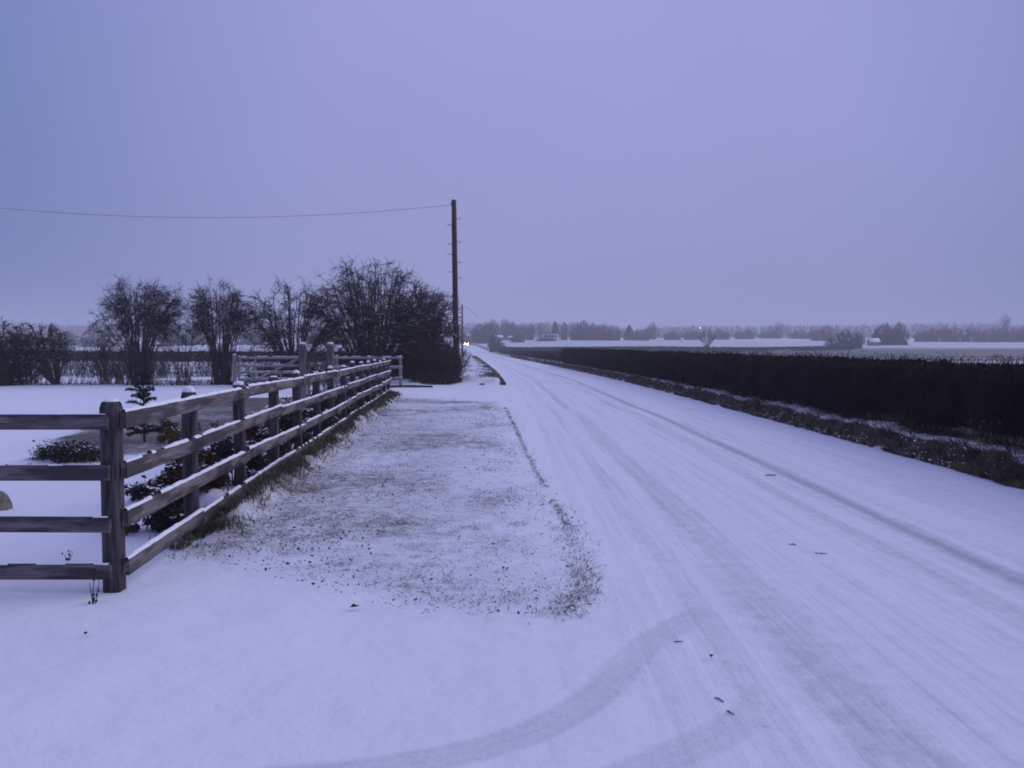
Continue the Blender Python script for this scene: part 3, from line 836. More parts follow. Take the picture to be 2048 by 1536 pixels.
bare_tree('leaning_tree', (-19.85, 37.0, L_(-19.85, 37)), 17, 'low bare tree leaning left on a slanted trunk at the far left', 'tree', None,
          H=2.9, W=3.4, n_main=30, n_sub=12, n_twig=9, zlow=.50, vase=.45, arch=.8, base=.14, r_main=.05, r_twig=.010, skew=(-.75, 0))
bare_tree('shrub_tree', (-22.2, 36.6, L_(-22.2, 36.6)), 18, 'dense dark shrubby tree cut by the left edge of the view', 'tree', None,
          H=3.0, W=3.2, n_main=36, n_sub=10, n_twig=8, zlow=.3, vase=.5, base=.5, r_main=.035, r_twig=.012, suckers=160)
bare_tree('shrub_tree', (-17.9, 38.0, L_(-17.9, 38.0)), 19, 'thin low shrub between the leaning tree and the rounded tree', 'tree', None,
          H=2.3, W=2.2, n_main=12, n_sub=8, n_twig=6, zlow=.4, vase=.5, base=.4, r_main=.022, r_twig=.008, suckers=40)

def twig_mass(P, H, r, rt, k=3, splay=.5):
    """shrubby stems from ground points with side twigs"""
    n = len(P)
    d = unit(np.stack([r.normal(0, splay, n), r.normal(0, splay, n), np.ones(n)], 1))
    P2 = P + d*H[:, None]; P1 = (P+P2)/2 + r.normal(0, .12, (n, 3))*H[:, None]
    a0, a1, ra, rb, B = curves(P, P1, P2, rt*1.5, rt*.7, 4)
    mb = MB(); mb.add(*tubes(a0, a1, ra, rb, k))
    q = n*7; si = np.repeat(np.arange(n), 7); i0 = r.integers(1, 5, q)
    T0 = B[si, i0]; T2 = T0 + unit(r.normal(0, 1, (q, 3)) + np.array([0, 0, .35]))*(H[si]*r.uniform(.10, .30, q))[:, None]
    b0, b1, rra, rrb, _ = curves(T0, (T0+T2)/2 + r.normal(0, .02, (q, 3)), T2, rt[si]*.9, rt[si]*.5, 2)
    mb.add(*tubes(b0, b1, rra, rrb, k))
    return mb

def bramble(loc, W, D, H, n, seed, label, rt=.009, mat='bramble', cat='bush', name='bramble_bush', group=None, fill=True):
    r = rng_(seed)
    root = empty(name, (loc[0], loc[1], L_(*loc)), 0, label, cat, group)
    x = r.uniform(-.5, .5, n)*W; y = r.uniform(-.5, .5, n)*D
    e = np.clip(1-(2*x/W)**2*.75, .15, 1)
    P = np.stack([x, y, land(x+loc[0], y+loc[1]) - root.location.z - .05], 1)
    twig_mass(P, H*np.sqrt(e)*r.uniform(.55, 1.0, n), r, np.full(n, rt), splay=.38).build('stems', M[mat], root)['kind'] = 'stuff'
    q = n*9
    x = r.uniform(-.5, .5, q)*W; y = r.uniform(-.5, .5, q)*D; e = np.sqrt(np.clip(1-(2*x/W)**2*.85, .1, 1))
    z = H*e*r.uniform(0.02, .85, q)
    V, F = quads(np.stack([x, y, z + L_(*loc)*0], 1), r.normal(0, 1, (q, 3)), r.uniform(.04, .11, q), r, .6)
    if fill: link('dead_leaves', mesh_np('dead_leaves', V, F), M[mat], root)['kind'] = 'stuff'
    return root

bramble((-3.85, 38.6), 2.8, 2.2, 2.35, 420, 21, 'dark red bramble thicket around the foot of the near telegraph pole')
bramble((-3.05, 41.8), 1.1, 2.3, 1.6, 130, 22, 'lower bramble clump between the telegraph pole and the raised verge')
bramble((-6.6, 39.6), 4.6, 1.5, 1.9, 380, 23, 'dark undergrowth below the tallest bare tree', mat='twig')
bramble((-10.3, 38.9), 3.6, 1.2, 1.1, 170, 24, 'dark undergrowth behind the field gate', mat='twig')
bramble((-3.3, 37.2), 2.2, .7, .55, 170, 25, 'low russet weeds at the front of the bramble thicket', mat='russet', rt=.007)
bramble((-22.9, 37.6), 3.4, 1.4, 2.7, 330, 26, 'dark scrub below the dense shrubby tree at the left edge', mat='twig')
bramble((-17.2, 36.8), 10.5, .6, .42, 420, 27, 'strip of low weeds in front of the left bare trees', mat='twig', rt=.006, fill=False)
bramble((-11.6, 36.7), 3.2, .6, .45, 160, 28, 'low weeds around the foot of the vase shaped tree', mat='twig', rt=.006, fill=False)

G_S = 'scrub beyond the garden boundary trees'
bramble((-24.5, 50.0), 9.0, 2.0, 2.3, 330, 121, 'tangled grey scrub in the field behind the leaning tree', mat='twig', rt=.009, fill=False, cat='scrub', name='field_scrub', group=G_S)
bramble((-20.5, 46.0), 6.0, 2.0, 1.9, 240, 122, 'tangled scrub in the field behind the rounded bare tree', mat='twig', rt=.008, fill=False, cat='scrub', name='field_scrub', group=G_S)
bramble((-15.8, 48.0), 5.0, 2.0, 2.0, 210, 123, 'tangled scrub in the field behind the slim sapling', mat='twig', rt=.008, fill=False, cat='scrub', name='field_scrub', group=G_S)
bramble((-12.3, 52.0), 6.0, 2.0, 2.1, 240, 124, 'tangled scrub in the field between the vase shaped tree and the tallest tree', mat='twig', rt=.009, fill=False, cat='scrub', name='field_scrub', group=G_S)

# ------------------------------------------------------------------ clipped hedges
def hedge(label, path, front, back, h, seed, n_near, rt, core=True, holes=True, name='clipped_hedge', mat='hedge_twig', group=None, y_pow=2.0, base_z=None):
    """path: function of s in 0..1 giving (x, y) arrays and the sideways unit vector"""
    r = rng_(seed)
    x0, y0, _, _ = path(np.array([0.0]))
    org = np.array([x0[0], y0[0], 0.0])
    root = empty(name, tuple(org), 0, label, 'hedge', group)
    def place(s, off):
        x, y, sx, sy = path(s); X = x + sx*off; Y = y + sy*off
        return X, Y, land(X, Y)
    # upright stems
    n = n_near
    s = r.uniform(0, 1, n)**y_pow
    off = front + (back-front)*r.uniform(0, 1, n)**1.5
    X, Y, Z = place(s, off)
    hh = (h + (hash_noise(X*.0+s*400, Y*0, seed, .35, 3)-.5)*.05)
    gap = hash_noise(Y*0+seed, Y, seed+9, 1.6, 3) > .615
    f = np.where(gap, r.uniform(.30, .62, n), r.uniform(.0, .62, n))
    P0 = np.stack([X, Y, Z + hh*f], 1) - org
    d = unit(np.stack([r.normal(0, .32, n), r.normal(0, .32, n), np.ones(n)], 1))
    ln = r.uniform(.25, .70, n)*h*.62
    P2 = P0 + d*ln[:, None]
    top = (Z + hh)*1.0
    P2[:, 2] = np.minimum(P2[:, 2], top + r.normal(-.01, .012, n))
    P1 = (P0+P2)/2 + r.normal(0, .045, (n, 3))
    scale = np.maximum(1.0, Y/16.0)
    a0, a1, ra, rb, B = curves(P0, P1, P2, rt*scale, rt*.6*scale, 2)
    mb = MB(); mb.add(*tubes(a0, a1, ra, rb, 3))
    # side twigs
    q = n*2; si = np.repeat(np.arange(n), 2); i0 = r.integers(0, 3, q)
    T0 = B[si, i0]
    T2 = T0 + unit(r.normal(0, 1, (q, 3)) + np.array([0, 0, .25]))*r.uniform(.06, .20, q)[:, None]
    T2[:, 2] = np.minimum(T2[:, 2], (top[si]) + r.normal(-.01, .014, q))
    b0, b1, c0, c1, _ = curves(T0, (T0+T2)/2, T2, rt*.75*scale[si], rt*.45*scale[si], 1)
    mb.add(*tubes(b0, b1, c0, c1, 3))
    tw = mb.build('twigs', M[mat], root); tw['kind'] = 'stuff'
    if core:
        # the inner tangle: withered leaves and crossing wood filling the middle, thin near the ground
        q = int(n*2.2)
        s = r.uniform(0, 1, q)**y_pow; off = front + .10 + (back-front-.16)*r.uniform(0, 1, q)
        X, Y, Z = place(s, off)
        zz = r.uniform(.12, .88, q)
        thin = hash_noise(Y*0+seed, Y, seed+9, 1.6, 3)
        keep = (zz > .46) | (thin < .58)
        X, Y, Z, zz = X[keep], Y[keep], Z[keep], zz[keep]; q = len(X)
        V, F = quads(np.stack([X, Y, Z + zz*h], 1) - org, r.normal(0, 1, (q, 3))*np.array([1.3, 1, .6]), r.uniform(.05, .13, q)*np.clip(Y/14, 1, 6), r, .5, .1)
        o = link('inner_tangle', mesh_np('inner_tangle', V, F), M[mat], root); o['kind'] = 'stuff'
    return root

def road_path(ya, yb):
    def f(s):
        y = ya + (yb-ya)*s
        return xc(y), y, np.ones_like(y), np.zeros_like(y)
    return f
def line_path(p0, p1):
    p0 = np.array(p0, float); p1 = np.array(p1, float); d = p1-p0; n = np.array([d[1], -d[0]])/np.linalg.norm(d)
    if n[1] < 0: n = -n
    def f(s):
        return p0[0]+d[0]*s, p0[1]+d[1]*s, np.full_like(s, n[0]), np.full_like(s, n[1])
    return f

hedge('long clipped dark hedge on the bank right of the road', road_path(3.0, 74.0), HEDGE0, HEDGE1, 1.22, 41, 58000, .0042)
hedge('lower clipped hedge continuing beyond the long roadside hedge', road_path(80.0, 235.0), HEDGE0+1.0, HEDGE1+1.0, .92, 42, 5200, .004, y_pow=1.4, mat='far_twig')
hedge('thin dark field hedge crossing behind the long roadside hedge', line_path((-2.0, 262.0), (118.0, 292.0)), 0, 1.4, 1.75, 43, 5200, .004, y_pow=1.0, name='field_hedge')
hedge('far hedge across the snowy field behind the left bare trees', line_path((-70.0, 104.0), (-11.5, 92.0)), 0, 1.5, 1.25, 44, 5200, .0035, y_pow=1.0, name='field_hedge')

# ------------------------------------------------------------------ telegraph poles and wires
def pole(loc, H, r0, r1, label, seed, pegs, lean=(0, 0), group='telegraph poles along the left of the road'):
    r = rng_(seed)
    root = empty('telegraph_pole', (loc[0], loc[1], L_(*loc)), 0, label, 'pole', group)
    m = MB(); k = 12; rings = []
    for i in range(15):
        f = i/14; z = -.4 + (H+.4)*f; rad = r0 + (r1-r0)*f
        rings.append([((rad*(1+r.normal(0, .025)))*math.cos(2*math.pi*j/k) + lean[0]*z, (rad*(1+r.normal(0, .025)))*math.sin(2*math.pi*j/k) + lean[1]*z, z) for j in range(k)])
    m.rings(rings); m.build('shaft', M['pole'], root, True)
    s = MB()
    s.rings([[(r1*q*math.cos(2*math.pi*j/k)+lean[0]*H, r1*q*math.sin(2*math.pi*j/k)+lean[1]*H, H+zz) for j in range(k)] for q, zz in ((.98, .002), (.9, .03), (.5, .045))])
    s.build('snow_cap', M['snow'], root, True)
    for (z, side) in pegs:
        rad = r0 + (r1-r0)*z/H; cx = lean[0]*z
        g = MB()
        g.add(*tubes(np.array([[cx+side*rad*.8, 0, z], [cx+side*(rad+.19), 0, z]]), np.array([[cx+side*(rad+.19), 0, z], [cx+side*(rad+.195), 0, z+.035]]), np.array([.017, .017]), np.array([.017, .015]), 6))
        g.build('step_peg', M['steel'], root)
    return root

PX, PY = -2.78, 42.5
# (height, side) of the climbing pegs as they show up the shaft
PEGS = [(7.75, 1), (7.45, -1), (6.60, 1), (6.50, -1), (6.0, -1), (5.6, 1), (5.12, -1), (4.82, 1), (3.35, 1), (3.10, 1), (2.9, 1), (3.0, -1)]
near_pole = pole((PX, PY), 8.67, .155, .118, 'near telegraph pole with climbing pegs rising out of brambles', 51, PEGS, (-.012, 0))
plate = MB(); plate.box((.135, -.10, 1.95), (.03, .06, 1.1)); plate.build('cable_guard', M['steel'], near_pole)
brk = MB(); brk.prism((-.26, 0, 8.42), (-.06, 0, 8.42), .03, .03); brk.build('wire_bracket', M['steel'], near_pole)
ins = MB(); ins.rings([[(-.25+q*math.cos(2*math.pi*j/10), q*math.sin(2*math.pi*j/10), 8.435+zz) for j in range(10)] for q, zz in ((.035, 0), (.05, .03), (.03, .06), (.045, .09), (.02, .13))]); ins.build('insulator', M['white_wall'], near_pole, True)
far_pole = pole((-8.75, 150.0), 9.0, .17, .12, 'distant telegraph pole just right of the near one', 52, [(6.2, -1), (6.6, 1)], (-.004, 0))

def wire(p0, p1, sag, label, rad=.012, n=40):
    p0 = np.array(p0, float); p1 = np.array(p1, float)
    t = np.linspace(0, 1, n+1)[:, None]
    C = p0*(1-t) + p1*t; C[:, 2] -= (4*sag*t*(1-t))[:, 0]
    m = MB(); m.add(*tubes(C[:-1], C[1:], np.full(n, rad), np.full(n, rad), 5))
    o = m.build('overhead_wire', M['wire'])
    return tag(o, label, 'wire')
zt = L_(PX, PY) + 8.42
wire((PX-.36, PY, zt), (-35.5, 42.0, 9.87), 1.16, 'long sagging black wire running left from the near telegraph pole', .0075, 60)
fz = L_(-8.75, 150)
for (dx, dy, dz, sg, lb) in ((2.6, 4, -1.5, .0, 'short service wire dropping right from the distant telegraph pole'),):
    wire((-8.7, 150, fz+8.6), (-8.7+dx, 150+dy, fz+8.4+dz), -.35, lb, .03, 12)
wire((PX+.05, PY, L_(PX, PY)+4.1), (-8.75, 150, fz+8.75), .6, 'wire running up the road from the near pole to the distant pole', .010, 30)

# ------------------------------------------------------------------ gates and second fence
def snow_dome(m, c, w, h):
    x, y, z = c; k = 8
    m.rings([[(x+w*q*math.cos(2*math.pi*j/k), y+w*q*math.sin(2*math.pi*j/k), z+h*zz) for j in range(k)] for q, zz in ((1.0, 0), (.92, .45), (.62, .85), (.2, 1.0))])

for px, py, hh, lb in ((-5.42, 22.0, 1.70, 'left one of the two tall pale gate posts capped with snow'), (-4.72, 22.1, 1.71, 'right one of the two tall pale gate posts capped with snow')):
    root = empty('gate_post', (px, py, L_(px, py)), 0, lb, 'gate post', 'tall gate posts behind the long fence')
    m = MB(); m.prism((0, 0, -.3), (0, 0, hh-.05), .175, .175, .02, (0, 1, 0)); m.box((0, 0, hh-.03), (.165, .165, .06), .7)
    m.build('post', M['old_post'], root)
    s = MB(); snow_dome(s, (0, 0, hh), .085, .05); s.build('snow_cap', M['snow'], root, True)
root = empty('wicket_gate', (-5.07, 22.05, L_(-5.07, 22.05)), 0, 'small wooden gate hung between the two tall pale gate posts', 'gate')
for z in (.35, .75, 1.15):
    MB().prism((-.255, 0, z), (.255, 0, z), .03, .08).build('rail', M['old_post'], root)
for x in (-.20, 0, .20):
    MB().prism((x, -.031, .2), (x, -.031, 1.28), .075, .025, .004, (0, 1, 0)).build('slat', M['old_post'], root)

gx0, gx1, gy = -9.70, -7.45, 30.0
root = empty('field_gate', (gx0, gy, L_(gx0, gy)), 0, 'weathered barred field gate with diagonal braces in front of the bare trees', 'gate')
W_ = gx1-gx0
for z in (.50, .74, .98, 1.26):
    o = MB().prism((.06, 0, z), (W_-.06, 0, z), .035, .085).build('bar', M['old_post'], root)
    snow_strip((.07, 0, z+.043), (W_-.07, 0, z+.043), .034, rng_(int(z*100)), .02, .12).build('snow', M['snow'], o)
for x in (.05, W_*.28, W_-.05):
    MB().prism((x, .036, .42), (x, .036, 1.36), .07, .035, .004, (0, 1, 0)).build('stile', M['old_post'], root)
MB().prism((W_*.30, -.036, .50), (W_-.10, -.036, 1.22), .03, .07).build('brace', M['old_post'], root)
MB().prism((.10, -.036, 1.2), (W_*.27, -.036, .52), .03, .07).build('brace', M['old_post'], root)
for x, lb in ((gx0-.09, 'hinge post at the left end of the barred field gate'), (gx1+.10, 'latch post at the right end of the barred field gate')):
    root = empty('gate_post', (x, gy, L_(x, gy)), 0, lb, 'gate post', 'posts of the field gate')
    MB().prism((0, 0, -.3), (0, 0, 1.36), .12, .12, .012, (0, 1, 0)).build('post', M['old_post'], root)
    s = MB(); snow_dome(s, (0, 0, 1.36), .06, .035); s.build('snow_cap', M['snow'], root, True)

def short_fence(x0, x1, y, n, label, zs, hp):
    root = empty('rail_fence', (x0, y, 0), 0, label, 'fence')
    for i in range(n):
        x = (x1-x0)*i/(n-1); z0 = L_(x0+x, y)
        o = MB().prism((x, 0, z0-.3), (x, 0, z0+hp), .11, .11, .01, (0, 1, 0)).build('post', M['old_post'], root)
        s = MB(); snow_dome(s, (x, 0, z0+hp), .055, .035); s.build('snow_cap', M['snow'], o, True)
    for z in zs:
        o = MB().prism((-.1, -.076, z), (x1-x0+.1, -.076, z), .036, .10).build('rail', M['old_post'], root)
        snow_strip((-.1, -.076, z+.05), (x1-x0+.1, -.076, z+.05), .036, rng_(int(z*77)), .02, .1).build('snow', M['snow'], o)
short_fence(-7.25, -4.62, 35.2, 3, 'short three-rail fence running into the bramble thicket', (.35, .80, 1.20), 1.27)

m = MB(); r = rng_(66)
C = np.stack([np.linspace(-5.0, -3.25, 13), 34.7 + .12*np.sin(np.linspace(0, 3, 13)), .045+.02*np.sin(np.linspace(0, 5, 13))], 1)
C[:, 2] += land(C[:, 0], C[:, 1])
m.add(*tubes(C[:-1], C[1:], np.full(12, .05), np.full(12, .045), 8))
tag(m.build('fallen_branch', M['bark'], smooth=True), 'dark bent branch lying in snow beside the second driveway', 'branch')

# ------------------------------------------------------------------ garden shrubs
def shrub(loc, W, D, H, seed, label, mat='evergreen', n=900, leaf=(.03, .065), snow=.22, stems=True, group='shrubs behind the long fence', name='garden_shrub', z0=.0):
    r = rng_(seed)
    root = empty(name, (loc[0], loc[1], L_(*loc)), 0, label, 'shrub', group)
    # a handful of leaf clumps around leading shoots
    k = max(7, int(13*W/.6))
    cx = np.clip(r.normal(0, .27, k), -.42, .42)*W; cy = np.clip(r.normal(0, .27, k), -.42, .42)*D
    cz = H*r.uniform(.25, .88, k)*np.clip(1.1-(np.hypot(cx/W, cy/D)*1.3)**2, .3, 1)
    cr = r.uniform(.14, .26, k)*max(W, H)
    ci = r.integers(0, k, n)
    dd = unit(r.normal(0, 1, (n, 3)))*(r.uniform(0, 1, n)**.5)[:, None]
    P = np.stack([cx, cy, cz], 1)[ci] + dd*cr[ci][:, None]*np.array([1.1, 1.1, .8])
    P[:, 2] = np.maximum(P[:, 2], .01)
    V, F = quads(P, dd + r.normal(0, .6, (n, 3)) + np.array([0, 0, .3]), r.uniform(*leaf, n), r, .5, .15)
    nb = n//5; ib = r.integers(0, k, nb)
    Pb = np.stack([cx, cy, cz], 1)[ib]*np.array([1, 1, .8]) + r.normal(0, .38, (nb, 3))*cr[ib][:, None]
    Pb[:, 2] = np.abs(Pb[:, 2]) + .01
    Vb, Fb = quads(Pb, r.normal(0, 1, (nb, 3)), r.uniform(leaf[1]*1.2, leaf[1]*2.4, nb), r, .55, .1)
    F = np.concatenate([F, Fb + len(V)]); V = np.concatenate([V, Vb])
    link('foliage', mesh_np('foliage', V, F), M[mat], root)
    sn = int(n*snow)
    if sn:
        up = np.flatnonzero(dd[:, 2] > .35); up = r.choice(up, min(sn, len(up)), replace=False)
        Ps = P[up] + np.array([0, 0, .012])
        V, F = quads(Ps, np.array([0, 0, 1.0]) + r.normal(0, .25, (len(up), 3)), r.uniform(leaf[0]*1.0, leaf[1]*1.1, len(up)), r, .75, .1)
        link('snow', mesh_np('snow', V, F), M['snow'], root)
    if stems:
        T = np.stack([cx, cy, cz], 1); S = T*np.array([.15, .15, 0]) + np.array([0, 0, -.05])
        a0, a1, ra, rb, _ = curves(S, (S+T)/2 + r.normal(0, .03, (k, 3)), T, np.full(k, .010), np.full(k, .005), 4)
        mm = MB(); mm.add(*tubes(a0, a1, ra, rb, 4)); mm.build('stems', M['bark'], root)
    return root

def behind(s, off):
    p = CORNER + FDIR*s - np.array([FDIR[1], -FDIR[0]])*off
    return (float(p[0]), float(p[1]))
SHRUBS = [
    (1.95, .22, .66, .42, .36, 'evergreen', 'dark evergreen shrub against the second post of the long fence'),
    (3.05, .40, .72, .50, .62, 'russet', 'russet brown shrub behind the third post of the long fence'),
    (4.35, .35, .60, .45, .58, 'evergreen', 'dark shrub behind the fourth post of the long fence'),
    (5.5, .95, .75, .5, .80, 'twig', 'bare twiggy shrub with snow standing out behind the fourth and fifth posts'),
    (6.1, .35, .70, .50, .72, 'russet', 'brown shrub behind the fifth post of the long fence'),
    (7.7, .40, .70, .55, .82, 'evergreen', 'tall dark shrub behind the sixth post of the long fence'),
    (9.3, .35, .75, .55, .70, 'evergreen', 'broad dark shrub behind the seventh post, in front of the tall gate posts'),
    (10.9, .40, .75, .55, .85, 'russet', 'brown snowy shrub just right of the tall gate posts'),
    (12.6, .35, .80, .55, .78, 'evergreen', 'dark snowy shrub two thirds of the way along the long fence'),
    (14.4, .40, .80, .55, .86, 'evergreen', 'dark snowy shrub next beyond the brown one, low behind the rails'),
    (16.3, .35, .80, .55, .80, 'russet', 'brown shrub third from the far end of the long fence'),
    (18.6, .40, .90, .55, .84, 'evergreen', 'dark shrub second from the far end of the long fence'),
    (21.0, .35, .90, .55, .80, 'evergreen', 'dark shrub at the far end of the long fence'),
]
for i, (s, off, W, D, H, mt, lb) in enumerate(SHRUBS):
    if mt == 'twig':
        rr = rng_(300+i); p = behind(s, off)
        bare_tree('garden_shrub', (p[0], p[1], L_(*p)), 300+i, lb, 'shrub', 'shrubs behind the long fence',
                  H=H, W=W, n_main=10, n_sub=6, n_twig=4, zlow=.4, vase=.4, base=.06, r_main=.010, r_twig=.004)
    else:
        shrub(behind(s, off), W, D, H, 300+i, lb, mt, 3000, (.028, .06), .13)
shrub((-3.75, 8.75), .42, .32, .20, 331, 'small low evergreen shrub just right of the corner post, behind the rails', n=1500, leaf=(.016, .036), snow=.08, group=None)
shrub((-6.2, 11.9), .85, .45, .22, 332, 'low spreading dark juniper left of the corner post', n=3200, leaf=(.016, .036), snow=.05, group=None)
shrub((-5.50, 13.6), .36, .30, .52, 333, 'small golden conifer beside the tiered sapling', 'golden', 2400, (.014, .034), .03, group=None)
shrub((-3.35, 7.35), .35, .28, .10, 334, 'flat brown clump of dead leaves behind the third rail', 'russet', 240, (.03, .05), .2, group=None)

def sapling_conifer(loc, H, seed, label):
    r = rng_(seed)
    root = empty('conifer_sapling', (loc[0], loc[1], L_(*loc)), 0, label, 'tree')
    t = MB(); C = np.array([[0, 0, -.1], [.006, 0, H*.4], [-.004, .003, H*.75], [0, 0, H]])
    t.add(*tubes(C[:-1], C[1:], np.array([.022, .017, .012]), np.array([.017, .012, .005]), 7)); t.build('trunk', M['bark'], root)
    nd = MB(); br = MB(); sn = MB()
    for j in range(46):
        f = r.uniform(0, 1)**1.15; z = H*(.16 + .80*f) ; L = .36*(1-.80*f) + .05
        az = r.uniform(0, 2*math.pi); ll = L*r.uniform(.55, 1.15)
        d = np.array([math.cos(az), math.sin(az), r.uniform(-.25, .30) + .35*f]); p0 = np.array([0, 0, z]); p2 = p0 + d*ll
        pm = (p0+p2)/2 + np.array([0, 0, .05*ll/.3]); 
        a0, a1, ra, rb, _ = curves(p0[None], pm[None], p2[None], np.array([.006]), np.array([.003]), 3); br.add(*tubes(a0, a1, ra, rb, 4))
        n = int(130*ll/.3); u = r.uniform(.10, 1, n)[:, None]
        q0 = (1-u)**2*p0 + 2*u*(1-u)*pm + u*u*p2
        q2 = q0 + unit(d*.7 + r.normal(0, .7, (n, 3)))*r.uniform(.025, .06, n)[:, None]
        nd.add(*tubes(q0, q2, np.full(n, .007), np.full(n, .003), 3))
        if r.uniform() < .3:
            sn.add(*tubes((p0+(p2-p0)*.4+[0, 0, .03])[None], (p0+(p2-p0)*.85+[0, 0, .022])[None], np.array([.009]), np.array([.006]), 4))
    br.build('branches', M['bark'], root); nd.build('needles', M['conifer'], root)
    if sn.n: sn.build('snow', M['snow'], root)
sapling_conifer((-5.95, 13.7), 1.20, 71, 'small tiered conifer sapling standing on the lawn behind the top rail')

# stones, a weed stalk, twigs and leaves on the snow
def lump(name, loc, rx, ry, rz, seed, mat, label, cat):
    r = rng_(seed); m = MB(); rings = []
    for i in range(9):
        ph = -math.pi*.35 + (math.pi*.85)*i/8
        rings.append([(rx*max(math.cos(ph), .05)*(1+r.normal(0, .08))*math.cos(2*math.pi*j/14), ry*max(math.cos(ph), .05)*(1+r.normal(0, .05))*math.sin(2*math.pi*j/14), rz*math.sin(ph)) for j in range(14)])
    m.rings(rings)
    o = m.build(name, mat, None, True); o.location = (loc[0], loc[1], L_(*loc))
    return tag(o, label, cat)
root = empty('snowy_stone', (-3.05, 8.55, L_(-3.05, 8.55)), 0, 'rounded stone under a cap of snow between the first posts', 'stone')
st = lump('stone', (-3.05, 8.55), .19, .17, .13, 81, M['stone'], None, None); st.parent = root; st.location = (0, 0, 0)
sc = lump('snow_cap', (-3.05, 8.55), .195, .175, .15, 82, M['snow'], None, None); sc.parent = root; sc.location = (0, 0, .022)
lump('stone', (-5.05, 8.3), .12, .10, .19, 83, M['stone'], 'tan stone in the snow at the far left edge', 'stone')

def weed(loc, H, seed, label):
    r = rng_(seed); root = empty('weed_stalk', (loc[0], loc[1], L_(*loc)), 0, label, 'weed')
    m = MB()
    P0 = np.array([[0, 0, -.02], [.006, .004, -.02], [-.005, 0, -.02]]); P2 = np.array([[.01, 0, H], [.035, .01, H*.8], [-.03, .01, H*.62]])
    a0, a1, ra, rb, B = curves(P0, (P0+P2)/2 + r.normal(0, .008, (3, 3)), P2, np.full(3, .0035), np.full(3, .002), 5)
    m.add(*tubes(a0, a1, ra, rb, 5)); m.build('stem', M['dead_leaf'], root)
    n = 16; i = r.integers(0, 3, n); j = r.integers(1, 6, n)
    V, F = quads(B[i, j] + r.normal(0, .008, (n, 3)), r.normal(0, 1, (n, 3)), r.uniform(.015, .032, n), r, .6)
    link('leaves', mesh_np('leaves', V, F), M['dead_leaf'], root)
weed((-2.60, 5.22), .20, 84, 'withered weed stalk in front of the corner post')
weed((-3.35, 6.35), .07, 85, 'tiny weed sprig in the snow below the lowest front rail')

for i, (x, y, h, lb) in enumerate(((-6.3, 11.0, .09, 'small sprig on the snow just below the dark juniper'), (-4.45, 7.2, .07, 'faint sprig in snow between the two lower front rails'),
        (-5.1, 15.0, .16, 'upright dark stalk on the lawn right of the golden conifer'), (-5.35, 16.6, .18, 'second dark stalk on the lawn, farther behind the golden conifer'))):
    weed((x, y), h, 140+i, lb)

def twig(loc, L, az, rad, seed, label):
    r = rng_(seed); n = 6; t = np.linspace(-.5, .5, n+1)
    C = np.stack([t*L*math.cos(az), t*L*math.sin(az), np.full(n+1, rad*.8)], 1) + r.normal(0, .06*L, (n+1, 3))*np.array([1, 1, .1])
    C[:, 2] = np.abs(C[:, 2]) + .002
    m = MB(); m.add(*tubes(C[:-1], C[1:], np.full(n, rad), np.full(n, rad*.8), 5))
    m.add(*tubes(C[2:3], C[2:3] + np.array([[.25*L*math.cos(az+.8), .25*L*math.sin(az+.8), .012]]), np.array([rad*.7]), np.array([rad*.4]), 5))
    o = m.build('twig', M['dead_leaf']); o.location = (loc[0], loc[1], L_(*loc))
    return tag(o, label, 'twig', 'twigs lying on the snow')
twig((.905, 4.56), .05, .15, .003, 91, 'thin twig lying level at the right end of the turning tyre track')
twig((.945, 3.80), .06, 2.2, .003, 92, 'crooked twig on the road edge nearest the camera')
twig((.955, 3.66), .04, 2.1, .003, 93, 'short twig bit just below the crooked one')
twig((2.40, 6.55), .08, 2.9, .0035, 94, 'twig on the road between the tyre tracks')
twig((2.28, 6.85), .06, 2.7, .004, 95, 'short twig beyond the other on the road')
twig((3.25, 10.6), .12, .2, .007, 96, 'dark twig bit in the strongest tyre track')
def leaf(loc, s, seed, label):
    r = rng_(seed); m = MB()
    V, F = quads(np.array([[0, 0, .012], [s*.4, s*.1, .014]]), np.array([[.2, -.3, 1], [-.4, .1, 1.0]]), np.array([s, s*.7]), r, .7, .2)
    m.add(V, F); o = m.build('dead_leaf', M['dead_leaf']); o.location = (loc[0], loc[1], L_(*loc)+.01)
    return tag(o, label, 'leaf')
leaf((-.965, 5.13), .055, 97, 'single curled dead leaf on the snow in front of the verge')
leaf((-2.35, 4.62), .03, 98, 'small dead leaf on the snow below the corner post')
leaf((1.02, 4.30), .03, 99, 'dark leaf scrap on the snow at the edge of road')

